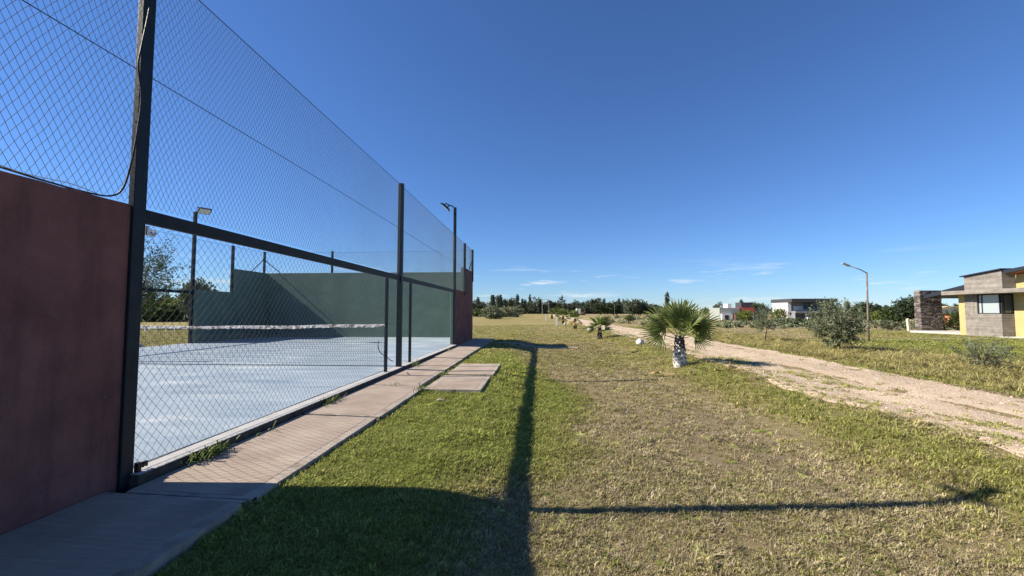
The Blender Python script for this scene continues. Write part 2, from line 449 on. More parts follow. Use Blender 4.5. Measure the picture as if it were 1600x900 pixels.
# ------------------------------------------------------------------ gravel road
def road_mat():
    m = bpy.data.materials.new('gravel_road'); m.use_nodes = True
    nt = m.node_tree; b = nt.nodes['Principled BSDF']
    g = nt.nodes.new('ShaderNodeNewGeometry')
    def N(s, d, r=.6, sc=None):
        n = nt.nodes.new('ShaderNodeTexNoise'); n.inputs['Scale'].default_value = s; n.inputs['Detail'].default_value = d
        n.inputs['Roughness'].default_value = r
        if sc:
            mp = nt.nodes.new('ShaderNodeMapping'); mp.inputs['Scale'].default_value = sc
            nt.links.new(g.outputs['Position'], mp.inputs[0]); nt.links.new(mp.outputs[0], n.inputs['Vector'])
        else: nt.links.new(g.outputs['Position'], n.inputs['Vector'])
        return n
    v = nt.nodes.new('ShaderNodeTexVoronoi'); v.inputs['Scale'].default_value = 34; nt.links.new(g.outputs['Position'], v.inputs['Vector'])
    n1 = N(14, 6, .75); n2 = N(1.0, 5, .65, (1.0, .35, 1))
    r1 = nt.nodes.new('ShaderNodeValToRGB')
    r1.color_ramp.elements[0].position = .28; r1.color_ramp.elements[0].color = (.30, .215, .145, 1)
    r1.color_ramp.elements[1].position = .70; r1.color_ramp.elements[1].color = (.62, .515, .375, 1)
    nt.links.new(n1.outputs['Fac'], r1.inputs[0])
    mx = nt.nodes.new('ShaderNodeMixRGB'); mx.blend_type = 'MULTIPLY'; mx.inputs[0].default_value = .18
    nt.links.new(r1.outputs[0], mx.inputs[1]); nt.links.new(v.outputs['Color'], mx.inputs[2])
    mr = nt.nodes.new('ShaderNodeMapRange'); mr.inputs[1].default_value = .35; mr.inputs[2].default_value = .68
    nt.links.new(n2.outputs['Fac'], mr.inputs[0])
    m2 = nt.nodes.new('ShaderNodeMixRGB'); m2.inputs[2].default_value = (.60, .49, .36, 1)
    mh = nt.nodes.new('ShaderNodeMath'); mh.operation = 'MULTIPLY'; mh.inputs[1].default_value = .6
    nt.links.new(mr.outputs[0], mh.inputs[0]); nt.links.new(mh.outputs[0], m2.inputs[0])
    nt.links.new(mx.outputs[0], m2.inputs[1])
    nt.links.new(m2.outputs[0], b.inputs['Base Color']); b.inputs['Roughness'].default_value = .95
    b.inputs['Specular IOR Level'].default_value = .1
    bp = nt.nodes.new('ShaderNodeBump'); bp.inputs['Strength'].default_value = .9; bp.inputs['Distance'].default_value = .03
    nt.links.new(n1.outputs['Fac'], bp.inputs['Height']); nt.links.new(bp.outputs[0], b.inputs['Normal'])
    return m
def road_edges(y):
    n = vnoise(np.zeros_like(y), y, .45, 11.0) + .7*vnoise(np.zeros_like(y), y, 1.6, 12.0); m_ = vnoise(np.zeros_like(y), y, .5, 17.0) + .6*vnoise(np.zeros_like(y), y, 1.9, 18.0)
    l = np.interp(y, [-40, 0, 8, 20, 40, 100], [7.4, 7.42, 7.6, 7.8, 7.9, 7.8]) + n * .26
    r = np.interp(y, [-40, 0, 8, 20, 40, 100], [10.5, 10.6, 11.0, 11.3, 11.2, 11.0]) + m_ * .2
    return l, r
ry = np.concatenate([np.arange(-14, -2, .3), np.arange(-2, 24, .11), np.arange(24, 60, 1.0), np.arange(60, 250, 6.0)])
rl, rr = road_edges(ry)
def road_lift(x, y):
    if y > 40: return .012
    lift = .024 + .018*mnoise.noise((x*2.2, y*1.1, 4.0)) + .014*mnoise.noise((x*5.5, y*3.6, 9.0))
    return lift - .030*(math.exp(-((x - 9.15 - .1*math.sin(y*.4))/.24)**2) + math.exp(-((x - 10.6 - .1*math.sin(y*.33))/.24)**2)) * (.7 + .5*mnoise.noise((0, y*.5, 2)))
NC = 46
rv = []
for k, y in enumerate(ry):
    for i in range(NC):
        t = i / (NC - 1); x = rl[k] + (rr[k] - rl[k]) * t
        lift = road_lift(x, y) if 0 < i < NC-1 else -.018
        rv.append((x, y, zs(x, y) + lift))
rf = [(a*NC+i, a*NC+i+1, (a+1)*NC+i+1, (a+1)*NC+i) for a in range(len(ry)-1) for i in range(NC-1)]
me = bpy.data.meshes.new('gravel_road'); me.from_pydata(rv, [], rf); me.materials.append(road_mat())
me.polygons.foreach_set('use_smooth', [True]*len(me.polygons))
tag(link('gravel_road', me), kind='structure')

# thin pale footpath across the lawn of the house, and the paving before it
def strip(name, pts, width, m, lift=.012):
    mb = MB(); P = [Vector((*p, 0)) for p in pts]; vs_ = []
    for i, p in enumerate(P):
        d = (P[min(i+1, len(P)-1)] - P[max(i-1, 0)]).normalized(); n = Vector((-d.y, d.x, 0))
        for s in (-1, 1):
            q = p + n * width / 2 * s; vs_.append((q.x, q.y, zs(q.x, q.y) + lift))
    mb.add(vs_, [(2*i+1, 2*i, 2*i+2, 2*i+3) for i in range(len(P)-1)])
    return tag(mb.build(name, m), kind='structure')
strip('footpath', [(15.8 + k*.6, 18.1 + .045*k + .06*math.sin(k*.9)) for k in range(19)], .34, M['path_edge'])
strip('lawn_kerb', [(14 + k*1.5, 28.0 + .05*k) for k in range(9)], .5, M['path_edge'], .02)

# ------------------------------------------------------------------ court slab, paint, path
mb = MB(); mb.box((-10.15, -4.15, -.40), (-.003, 16.15, 0.0)); mb.box((-.05, .02, -.41), (.10, 11.92, .002)); mb.m = [1, 0, 1, 1, 1, 1]*2
M['slab_side'] = mat('shade_darkened_concrete', (.075, .065, .055), .95, 0, .1, noise=(9, .4), bump=(50, .5))  # slab sides: their shade is put into the dark concrete colour
slab = tag(mb.build('court_slab', [M['edge'], M['slab_side']], bevel=.012), kind='structure')
mb = MB(); mb.box((-9.99, -3.99, -.05), (-.10, 15.99, .004))
tag(mb.build('court_surface', M['court']), kind='structure')

path = tag(bpy.data.objects.new('path', None), kind='structure'); col.objects.link(path)
joints = [-8.5, -6.4, -4.3, -2.2, -.12, 2.12, 4.18, 6.3, 8.45, 10.55, 12.65, 14.7, 16.7]
random.seed(3)
def panel(x0, x1, y0, y1, z, edges=(0, 1), tilt=0.0, border=.09, name='path_panel'):
    """a cast panel: broomed field and a smooth trowelled border on its open sides, 9 cm thick"""
    mb = MB()
    xs = [x0 + (border if 0 in edges else 0), x1 - (border if 1 in edges else 0)]
    def zz(x, y): return z + tilt * (x - x0) / (x1 - x0)
    lo = -.46
    def quad(a, b, c, d, h, m):
        vs_ = [(a, c, zz(a, c) + h), (b, c, zz(b, c) + h), (b, d, zz(b, d) + h), (a, d, zz(a, d) + h)]
        mb.add(vs_ + [(p[0], p[1], lo) for p in vs_], [(0,1,2,3),(4,5,1,0),(5,6,2,1),(6,7,3,2),(7,4,0,3)], m)
    yb = .05
    quad(xs[0], xs[1], y0 + yb, y1 - yb, 0, 0)
    X0 = x0 if 0 in edges else xs[0]; X1 = x1 if 1 in edges else xs[1]
    def wb(t, k): return .009*mnoise.noise((t*3.1, k*7.7 + y0, 1.0)) + .006*mnoise.noise((t*11, k*3.3 + y0, 2.0))
    def ribbon(inner, outer, m):
        n_ = len(inner); vs_ = [(p[0], p[1], zz(*p) - .002) for p in inner] + [(p[0], p[1], zz(*p) - .004) for p in outer] + [(p[0], p[1], lo) for p in outer]
        fs_ = []
        for i in range(n_ - 1): fs_ += [(i, n_+i, n_+i+1, i+1), (n_+i, 2*n_+i, 2*n_+i+1, n_+i+1)]
        mb.add(vs_, fs_, m)
    nx_ = 14; tx = [X0 + (X1-X0)*i/nx_ for i in range(nx_+1)]
    ribbon([(t, y0+yb) for t in tx][::-1], [(t, y0 + .006 + wb(t, 1)) for t in tx][::-1], 1)
    ribbon([(t, y1-yb) for t in tx], [(t, y1 - .006 + wb(t, 2)) for t in tx], 1)
    ny_ = 24; ty = [y0 + yb + (y1-y0-2*yb)*i/ny_ for i in range(ny_+1)]
    if 1 in edges: ribbon([(xs[1], t) for t in ty][::-1], [(x1 + wb(t, 3)*1.2, t) for t in ty][::-1], 1)
    if 0 in edges: ribbon([(xs[0], t) for t in ty], [(x0 + wb(t, 4), t) for t in ty], 1)
    o = mb.build(name, [M['path'], M['path_edge']], path)
    return o
for k in range(len(joints)-1):
    y0, y1 = joints[k] + .012, joints[k+1] - .012
    wob = random.uniform(-.02, .02)
    panel(.125 if y0 > -.2 and y1 < 12 else .012, .95 + wob + (.11 if y0 < 2.5 else 0), y0, y1, -.062 + random.uniform(-.01, .01), edges=(1,), tilt=-.025)
# two paving slabs laid out in front of the gate
panel(1.10, 2.06, 4.0, 5.52, -.098, edges=(0, 1), border=.09, name='paving_slab')
panel(1.10, 2.08, 5.72, 7.5, -.104, edges=(0, 1), border=.09, name='paving_slab')
# the worn concrete apron by the far wall
strip('bare_strip', [(1.2 + .5*k, 14.85 + .05*math.sin(k*1.3)) for k in range(8)], .55, M['path'], .015)

# ------------------------------------------------------------------ court walls
def court_wall(name, label, near):
    root = empty(name, (-5, -4 if near else 16, 0), label, 'wall')
    off = Vector((5, 4 if near else -16, 0))
    def U(mb, nm, **k):
        mb.v = [tuple(Vector(p) + off) for p in mb.v]
        return mb.build(nm, [M['green'], M['pink']], root, bevel=.01)
    t = .16
    for sx, (a, b) in (('r', (-t, 0)), ('l', (-10, -10 + t))):
        mb = MB()
        if near: poly = [(-4, -.4), (0, -.4)] + [(-.1*k, 1.99 + .006*mnoise.noise((k*.9, 0, 0)) + .004*mnoise.noise((k*.31, 3, 0))) for k in range(20)] + [(-2, 1.99), (-2, 3), (-4, 3)]
        else: poly = [(12, -.4), (16, -.4), (16, 3), (14, 3), (14, 2), (12, 2)]
        mb.prism(poly, 'x', a, b)
        # outer faces terracotta, inner and end faces green
        n = len(poly)
        mb.m = [1 if (sx == 'l') else 0, 1 if (sx == 'r') else 0] + [0]*n
        if near: mb.m = mb.m[:2] + [1]*n
        U(mb, 'side_wall')
    mb = MB()
    if near: mb.box((-10, -4 - t, -.4), (0, -4, 3.0)); mb.m = [0, 0, 1, 1, 0, 1]
    else: mb.box((-10, 16, -.4), (0, 16 + t, 3.0)); mb.m = [0, 0, 0, 1, 1, 1]
    U(mb, 'back_wall')
    return root
court_wall('court_wall', 'green painted stepped court wall with terracotta outside, far end behind the net', False)
court_wall('court_wall', 'dull terracotta stucco court wall in shade at the left, beside the near floodlight post', True)

# ------------------------------------------------------------------ netting
def netting(origin, u, L, H, w, h, rad, seed, wob=.012, name='netting', parent=None, m=None, zfun=None, sides=3):
    """diamond netting in the plane (u, z): cord by cord, each a three-sided tube"""
    u = Vector(u); nrm = Vector((-u.y, u.x, 0))
    ni = int(round(L / (w/2))); nj = int(round(H / (h/2)))
    I, J = np.meshgrid(np.arange(ni+1), np.arange(nj+1))
    s = I * (L/ni); z = J * (H/nj)
    fade = np.minimum(1, np.minimum(J, nj-J) / 3.0) * np.minimum(1, np.minimum(I, ni-I) / 3.0)
    ds = vnoise(s, z, 1.3, seed) * wob * 2 + vnoise(s, z, 6, seed+3) * wob * .7
    dz = vnoise(s, z, 1.1, seed+7) * wob * 2 + vnoise(s, z, 5, seed+9) * wob * .7
    dn = vnoise(s, z, .9, seed+5) * .03
    s = s + ds * fade; z = z + dz * fade
    keep = (I + J) % 2 == 0
    P = np.stack([origin[0] + u.x*s + nrm.x*dn*fade, origin[1] + u.y*s + nrm.y*dn*fade, origin[2] + z], -1)
    E = []
    for dj_i in (1, -1):
        a = P[:-1, :, :][:, (0 if dj_i == 1 else 1):(ni if dj_i == 1 else ni+1)]
        b = P[1:, :, :][:, (1 if dj_i == 1 else 0):(ni+1 if dj_i == 1 else ni)]
        k = keep[:-1, (0 if dj_i == 1 else 1):(ni if dj_i == 1 else ni+1)]
        E.append(np.stack([a[k], b[k]], 1))
    E = np.concatenate(E)
    return cords(E, rad, name, m or M['wire'], parent, Vector(nrm), sides)

def cords(E, rad, name, m, parent, nrm, sides=3):
    d = E[:, 1] - E[:, 0]; d /= np.linalg.norm(d, axis=1)[:, None] + 1e-9
    n = np.array(nrm)[None, :]; a = np.cross(d, n); a /= np.linalg.norm(a, axis=1)[:, None] + 1e-9
    b = np.cross(d, a)
    vs_ = []
    for e_ in (0, 1):
        for k in range(sides):
            t = 2*math.pi*k/sides
            vs_.append(E[:, e_] + rad * (a * math.cos(t) + b * math.sin(t)))
    V = np.stack(vs_, 1).reshape(-1, 3); N_ = len(E); S = sides
    base = np.arange(N_)[:, None] * 2 * S
    F = np.concatenate([base + np.array([[k, (k+1) % S, S + (k+1) % S, S + k]]) for k in range(S)])
    me = bpy.data.meshes.new(name); me.from_pydata(V.tolist(), [], F.tolist()); me.materials.append(m)
    me.polygons.foreach_set('use_smooth', [True]*len(me.polygons))
    return link(name, me, parent)

def at0(name, label, cat, group=None):        # fences keep world coordinates: their empties stand at the origin of the court
    return empty(name, (0, 0, 0), label, cat, group)

def sq(mb, x, y, z0, z1, s=.1, s2=None):
    s2 = s2 or s
    return mb.box((x - s/2, y - s2/2, z0), (x + s/2, y + s2/2, z1))

# right-hand fence (nearest the camera)
fr = at0('court_fence', 'tall wire netting fence with gate opening along the near side of the court', 'fence')
sq(MB(), 0, 6, -.02, 4.02, .105).build('post', M['post'], fr, bevel=.008)
MB().box((-.022, .052, 1.868), (.022, 5.945, 1.975)).build('beam', M['beam'], fr, bevel=.006)
MB().box((-.022, 6.055, 1.868), (.022, 11.9, 1.972)).build('beam', M['beam'], fr, bevel=.006)
for y in (5.22, 6.77):
    sq(MB(), 0, y, -.01, 1.86, .055, .06).build('gate_post', M['post'], fr, bevel=.004)
sq(MB(), .0, 14.0, 1.85, 4.0, .09).build('post', M['post'], fr)
sq(MB(), 0, 16.02, 2.55, 4.03, .09).build('post', M['post'], fr)
sq(MB(), 0, -4.02, 3.0, 4.03, .09).build('post', M['post'], fr)
MB().tube([(0, 14.05, 3.0), (0, 15.98, 3.75)][0:2], .022, 6).build('brace', M['post'], fr) if False else None
MB().tube([(0.02, 15.0, 3.02), (0.02, 15.97, 3.62)], .022, 6).build('brace', M['post'], fr)
netting((0, -3.95, 2.0), (0, 1, 0), 9.9, 1.98, .05, .088, .0015, 2.0, wob=.012, parent=fr)
netting((0, 6.05, 1.97), (0, 1, 0), 9.9, 2.01, .05, .088, .0014, 21.0, wob=.012, parent=fr)
netting((0.0, .06, .03), (0, 1, 0), 5.13, 1.83, .078, .092, .0015, 31.0, wob=.016, parent=fr)
def wire(pts, r, nm, parent, m='wire_dark'): return MB().tube(pts, r, 5).build(nm, M[m], parent)
def sag(a, b, n, s):
    a = Vector(a); b = Vector(b)
    return [a.lerp(b, k/n) - Vector((0, 0, s * 4 * (k/n) * (1 - k/n))) for k in range(n+1)]
wire(sag((0, -4, 4.0), (0, 6, 3.985), 14, .02) + sag((0, 6, 3.985), (0, 16, 4.0), 14, .03)[1:], .0042, 'top_wire', fr)
wire(sag((.006, -4, 3.0), (.006, 6, 3.0), 12, -.02) + sag((.006, 6, 3.0), (.006, 14, 2.96), 12, .02)[1:], .0036, 'middle_wire', fr)
wire([(0, .06, .03), (0, 2.6, .045), (0, 5.19, .03)], .0035, 'bottom_wire', fr)

# back fence on the far wall
fb = at0('court_fence', 'low netting fence on short dark posts along the top of the far green wall', 'fence')
for x in (-10, -6.67, -3.33):
    sq(MB(), x, 16.06, 2.96, 4.03, .08).build('post', M['post'], fb)
for a, b in (((-9.98, 16.05, 3.62), (-9.2, 16.05, 3.02)), ((-10, 15.97, 3.62), (-10, 15.2, 3.02))):
    MB().tube([a, b], .02, 6).build('brace', M['post'], fb)
netting((-9.95, 16.06, 3.0), (1, 0, 0), 9.9, .98, .06, .095, .0013, 44.0, parent=fb)
wire(sag((-10, 16.06, 4.0), (0, 16.06, 4.0), 12, .03), .004, 'top_wire', fb)

# left fence, on the far side of the court
fl = at0('court_fence', 'netting fence along the far left side of the court, beside the open lawn', 'fence')
sq(MB(), -10, 6, -.02, 4.02, .1).build('post', M['post'], fl)
sq(MB(), -10, 14.0, 1.9, 4.0, .09).build('post', M['post'], fl)
MB().box((-10.035, 6.05, 1.865), (-9.965, 11.94, 1.965)).build('beam', M['beam'], fl)
MB().box((-10.035, .05, 1.865), (-9.965, 5.95, 1.965)).build('beam', M['beam'], fl)
netting((-10, 6.05, 1.97), (0, 1, 0), 9.9, 2.0, .07, .11, .0012, 51.0, parent=fl)
wire(sag((-10, 0, 4.0), (-10, 6, 4.0), 8, .03) + sag((-10, 6, 4.0), (-10, 16, 4.0), 10, .06)[1:], .0045, 'top_wire', fl)

# ------------------------------------------------------------------ floodlight poles
M['lens'] = mat('floodlight_lens', (.72, .74, .76), .25, 0, .5)
def floodlight(loc, sgn, label, tilt, yaw, arm=.30, size=.095):
    root = empty('floodlight_pole', loc, label, 'light pole', 'floodlight poles of the court')
    sq(MB(), 0, 0, -.14, 4.98, size, .1).build('pole', M['post'], root, bevel=.006)
    MB().tube([(0, 0, 4.94), (sgn*.10, 0, 5.03), (sgn*arm, 0, 5.10)], .022, 6).build('arm', M['post'], root)
    mtx = Matrix.Translation((sgn*(arm + .06), 0, 5.0)) @ Matrix.Rotation(yaw, 4, 'Z') @ Matrix.Rotation(-tilt, 4, 'Y')
    mb = MB(); mb.box((-.17, -.20, -.02), (.17, .20, .02), mat=mtx)
    for k in range(7):
        y = -.16 + k*.053; mb.box((-.12, y, .02), (.12, y+.012, .055), mat=mtx)
    head = mb.build('floodlight', M['black'], root)
    MB().box((-.145, -.175, -.027), (.145, .175, -.021), mat=mtx).build('lens', M['lens'], head)
    mb = MB()
    for y in (-.215, .205): mb.box((-.02, y, -.005), (.02, y+.01, .12), mat=mtx)
    mb.box((-.02, -.215, .12), (.02, .215, .13), mat=mtx)
    mb.build('bracket', M['black'], head)
    return root
floodlight((0, .0, 0), -1, 'thick dark green floodlight post rising out of frame beside the terracotta wall', R(38), math.pi, size=.05)
floodlight((0, 11.95, 0), -1, 'floodlight pole with dark lamp head at the start of the far terracotta wall', R(40), math.pi)
floodlight((-10, 11.98, 0), 1, 'floodlight pole with lit lens on the far left side of the court, by the lawn', R(28), R(-35))

# small galvanised clamp under the beam, the latch at the post foot, the loose black cable
g = empty('clamp_bracket', (0, .075, 1.8), 'small galvanised metal clamp on the near floodlight post just below the beam', 'bracket')
mb = MB(); mb.box((-.03, -.02, -.02), (.035, .0, .05)); mb.box((-.012, 0, .0), (.02, .07, .012)); mb.box((-.012, .02, -.02), (.02, .032, .035)); mb.box((-.012, .055, -.02), (.02, .067, .035))
mb.build('plate', M['galv'], g)
MB().tube([(0, 0, .005), (0, .09, .005)], .007, 6).build('bolt', M['galv'], g)
g = empty('latch', (.03, .075, .0), 'small black iron latch at the foot of the near floodlight post', 'latch')
mb = MB(); mb.box((-.01, -.02, .0), (.02, .01, .07)); mb.box((-.008, .01, .045), (.012, .07, .06)); mb.box((-.008, .03, .02), (.012, .04, .06)); mb.box((-.008, .06, .02), (.012, .07, .06))
mb.build('hasp', M['black'], g)
def smooth_pts(P, n=8):
    P = [Vector(p) for p in P]; out = []
    for i in range(len(P)-1):
        p0, p1, p2, p3 = P[max(i-1, 0)], P[i], P[i+1], P[min(i+2, len(P)-1)]
        for k in range(n):
            t = k/n
            out.append(.5*((2*p1) + (p2-p0)*t + (2*p0-5*p1+4*p2-p3)*t*t + (3*p1-p0-3*p2+p3)*t**3))
    return out + [P[-1]]
cable = MB().tube(smooth_pts([(.056, -.03, 4.9), (.058, -.01, 4.3), (.058, -.03, 3.62), (.06, -.085, 3.2), (.06, -.105, 3.02), (.06, -.07, 2.8), (.06, -.085, 2.55), (.058, -.115, 2.3), (.05, -.16, 2.08), (.02, -.22, 2.006), (-.03, -.34, 2.0), (-.03, -.6, 2.004), (-.02, -.9, 2.012), (-.05, -1.6, 2.0)]), .0065, 6).build('power_cable', M['black'], smooth=True)
tag(cable, 'thin black cable hanging down the near floodlight post onto the terracotta wall', 'cable')
wire_s = MB().tube(smooth_pts([(-.02, -.25, 2.003), (.004, -.45, 2.02), (.004, -.7, 2.006), (.0, -.95, 2.028), (.01, -1.3, 2.0)]), .003, 5).build('loose_wire', M['galv'], smooth=True)
tag(wire_s, 'loose thin wire lying along the top of the terracotta wall', 'wire')

# ------------------------------------------------------------------ court net
M['tape'] = mat('dirty_net_tape', (.62, .60, .56), .9, 0, .1, noise=(30, .25), stains=[(7, (.16, .10, .08), .48, .56), (22, (.72, .70, .68), .52, .58)])
cn = empty('court_net', (-5, 6, 0), 'sagging court net with dirty torn white tape across the middle of the blue court', 'net')
off = Vector((5, -6, 0))
def tz(x): return .915 - .05 * (1 - ((x + 5.2) / 4.6) ** 2)
mb = MB(); n = 150
xs = np.linspace(-9.85, -.30, n)
vsx = []
rt = random.Random(5)
for x in xs:
    top = tz(x) + .006*math.sin(x*3.1); low = top - .052 - rt.uniform(0, .022)
    for yy, z in ((5.992, top-.004), (6.0, top), (6.008, top-.004), (6.014 + rt.uniform(-.004, .006), low), (5.986 + rt.uniform(-.006, .004), low)):
        vsx.append(Vector((x, yy, z)) + off)
fs = []
for i in range(n-1):
    for k in range(5):
        fs.append((5*i+k, 5*i+(k+1) % 5, 5*(i+1)+(k+1) % 5, 5*(i+1)+k))
mb.add(vsx, fs); mb.build('tape', M['tape'], cn)
E = []
nv = np.arange(-9.85, -.3, .052)
for x in nv: E.append(((x, 6, .02), (x + .01*math.sin(x*5), 6, tz(x) - .05)))
for z in np.arange(.02, .86, .05):
    for a, b in zip(xs[:-1:5], xs[5::5]): E.append(((a, 6, min(z, tz(a)-.05)), (b, 6, min(z, tz(b)-.05))))
o = cords(np.array(E) + np.array(off)[None, None, :], .0019, 'mesh', M['wire_dark'], cn, (0, 1, 0))
wire([Vector(p) + off for p in [(-.30, 6, tz(-.30) - .02), (-.18, 6, .92), (-.05, 6, .94)]], .006, 'rope', cn, 'black')
wire([Vector(p) + off for p in [(-9.85, 6, tz(-9.85)-.02), (-9.95, 6, .93)]], .006, 'rope', cn, 'black')
wire([Vector((-9.85, 6, .016)) + off, Vector((-.3, 6, .016)) + off], .006, 'bottom_rope', cn, 'black')
for x in (-6.1, -5.85, -5.75, -5.35, -5.15):
    mb = MB(); z = tz(x) - .06
    mb.tube([Vector((x, 5.985, z)) + off, Vector((x+.02, 5.98, z - .05)) + off, Vector((x - .01, 5.98, z - .06)) + off], .008, 5)
    mb.build('ribbon', M['white'], cn)
strap = MB()
sp = smooth_pts([(-.12, 5.16, .62), (-.14, 5.17, .5), (-.1, 5.2, .38), (.0, 5.3, .27), (.02, 5.45, .2), (.01, 5.62, .16)])
strap.tube(sp, .008, 6)
tag(strap.build('strap', M['black'], smooth=True), 'thin black strap curling from the gate post of the court', 'strap')

# ------------------------------------------------------------------ foliage builders
def leaves_mesh(name, C, N_, size, aspect, m, seed, jitter=1.0, tint=None, up=.0, curl=False):
    """C: (n,3) leaf centres; N_: (n,3) rough facing; each leaf a kite of two triangles"""
    r = np.random.default_rng(seed); n = len(C)
    d = r.normal(size=(n, 3)) * jitter + N_; d[:, 2] += up; d /= np.linalg.norm(d, axis=1)[:, None] + 1e-9
    q = r.normal(size=(n, 3)); a = np.cross(d, q); a /= np.linalg.norm(a, axis=1)[:, None] + 1e-9
    s = size * r.uniform(.65, 1.3, n)[:, None]
    w = s * aspect
    V = np.stack([C - d*s*.5, C + a*w*.5, C + d*s*.5, C - a*w*.5], 1).reshape(-1, 3)
    F = np.arange(n*4).reshape(-1, 4)
    me = bpy.data.meshes.new(name); me.from_pydata(V.tolist(), [], F.tolist()); me.materials.append(m)
    at_ = me.attributes.new('tint', 'FLOAT', 'POINT')
    t = r.uniform(0, 1, n) if tint is None else np.clip(tint + r.normal(size=n)*.15, 0, 1)
    at_.data.foreach_set('value', np.repeat(t, 4).astype(np.float32))
    return me

def clumps(r, n_clump, per, centre, radii, cl_r, shell=.55, cut=None):
    """leaf centres in clumps through an ellipsoid, denser to the outside; also a tint per clump"""
    d = r.normal(size=(n_clump, 3)); d /= np.linalg.norm(d, axis=1)[:, None]
    rad = r.uniform(shell**3, 1, n_clump) ** (1/3)
    cc = d * rad[:, None] * np.array(radii) + np.array(centre)
    if cut is not None: cc = cc[cc[:, 2] > cut]
    k = len(cc); P = np.repeat(cc, per, 0) + r.normal(size=(k*per, 3)) * cl_r
    t = np.repeat(r.uniform(.1, .9, k), per)
    N_ = (P - np.array(centre)) / np.array(radii)
    N_ /= np.linalg.norm(N_, axis=1)[:, None] + 1e-9
    return P, N_ * .8, t, cc

M['olive'] = leaf_mat('olive_leaf', (.075, .092, .045), (.25, .275, .16), .2)
M['leaf'] = leaf_mat('green_leaf', (.028, .050, .014), (.085, .125, .035), .3)
M['leaf_dark'] = leaf_mat('dark_leaf', (.022, .038, .018), (.066, .090, .040), .2)
M['leaf_pale'] = leaf_mat('pale_leaf', (.13, .135, .06), (.32, .30, .17), .3)
M['leaf_far'] = leaf_mat('woodland_leaf', (.040, .058, .038), (.125, .145, .085), .2)  # lightened and blued: distance haze put into the leaf colour
M['leaf_lime'] = leaf_mat('lime_leaf', (.09, .12, .022), (.21, .23, .06), .35)
M['bark'] = mat('bark', (.10, .075, .055), .95, 0, .1, noise=(14, .35), bump=(40, .5))
M['bark_dark'] = mat('dark_bark', (.04, .032, .026), .95, 0, .1, noise=(14, .35))

def bush_tree(name, loc, label, cat, height, width, trunk_h, n_clump, per, leaf, m, seed, trunk_r=.05, stems=4, cl=.09, group=None, low=.1, aspect=.24, jitter=1.2, shell=.35):
    r = np.random.default_rng(seed); z0 = zs(loc[0], loc[1])
    root = empty(name, (loc[0], loc[1], z0), label, cat, group)
    c = (0, 0, (trunk_h + height)/2); rad = (width/2, width/2, (height - trunk_h)/2 + .02)
    P, N_, t, cc = clumps(r, n_clump, per, c, rad, cl, shell)
    # leaves sit along little sprigs that reach out and up from each clump
    per_ = len(P)//max(1, len(cc)); dd = cc - np.array(c); dd /= np.linalg.norm(dd, axis=1)[:, None] + 1e-9
    dd = dd*.8 + np.array([0, 0, .55]) + r.normal(size=dd.shape)*.35
    u_ = r.uniform(-.6, 1.0, len(P))[:, None] * np.repeat(r.uniform(1.2, 4.2, len(cc)), per_)[:, None]
    P = np.repeat(cc, per_, 0) + np.repeat(dd, per_, 0)*u_*cl + r.normal(size=P.shape)*cl*.38
    P[:, 2] = np.maximum(P[:, 2], low)
    mb = MB()
    for s in range(stems):
        a = 2*math.pi*s/stems + r.uniform(-.4, .4); b0 = Vector((math.cos(a)*trunk_r*.6, math.sin(a)*trunk_r*.6, -.06))
        if stems == 1: b0 = Vector((0, 0, -.06))
        k = Vector((math.cos(a)*width*.12, math.sin(a)*width*.12, trunk_h + .25*(height-trunk_h)))
        e_ = Vector((math.cos(a)*width*.26, math.sin(a)*width*.26, height*.86))
        mb.tube([b0, b0.lerp(k, .5) + Vector((0, 0, .02)), k, e_], [trunk_r*(.8 if stems > 1 else 1), trunk_r*.65, trunk_r*.45, trunk_r*.12], 6)
    trunk = mb.build('trunk', M['bark'], root, smooth=True)
    mb = MB()
    hub = Vector((0, 0, trunk_h + .2*(height-trunk_h)))
    for q in cc[::max(1, len(cc)//40)]:
        q = Vector(q); st = hub.lerp(q, .15); st.z = max(st.z, trunk_h*.9)
        mb.tube([st, st.lerp(q, .55) + Vector((0, 0, .03*height)), q], [trunk_r*.3, trunk_r*.2, trunk_r*.07], 4)
    mb.build('branches', M['bark'], trunk)
    link('crown', leaves_mesh('crown', P, N_, leaf, aspect, m, seed, jitter, t), root)
    return root

bush_tree('olive_tree', (13.59, 12.65), 'bushy grey green olive tree with low crown in front of the street lamp', 'tree', 1.62, 1.5, .16, 230, 46, .085, M['olive'], 5, .045, 5, .085, low=.12, aspect=.28)
bush_tree('young_tree', (13.38, 16.99), 'slim young olive tree with thin bare trunk between palm and bushy olive', 'tree', 1.40, 1.0, .48, 95, 34, .075, M['olive'], 8, .03, 1, .085, low=.3)
bush_tree('shrub', (13.58, 7.79), 'small twiggy green shrub in the dry grass before the yellow house', 'shrub', .68, 1.0, .04, 90, 34, .06, M['olive'], 11, .016, 6, .06, low=.03)
bush_tree('shrub', (14.71, 10.83), 'sparse low weedy shrub with dry stalks between the olive and the twiggy shrub', 'shrub', .42, .6, .03, 18, 9, .05, M['leaf_pale'], 12, .008, 5, .05, low=.02)
bush_tree('shrub', (33.0, 29.9), 'dark dense bush standing under the carport roof', 'shrub', 1.5, 2.3, .05, 110, 40, .13, M['leaf'], 13, .03, 5, .13, aspect=.4)
bush_tree('shrub', (30.0, 31.0), 'low dark shrub at the foot of the stone pillar beside the white stake', 'shrub', .75, 1.9, .02, 60, 30, .1, M['leaf_dark'], 14, .02, 5, .1, aspect=.4)
bush_tree('shrub', (26.9, 30.8), 'dark green low shrub in the field left of the white stake', 'shrub', .7, 2.4, .02, 60, 30, .1, M['leaf_dark'], 16, .02, 5, .1, aspect=.4)

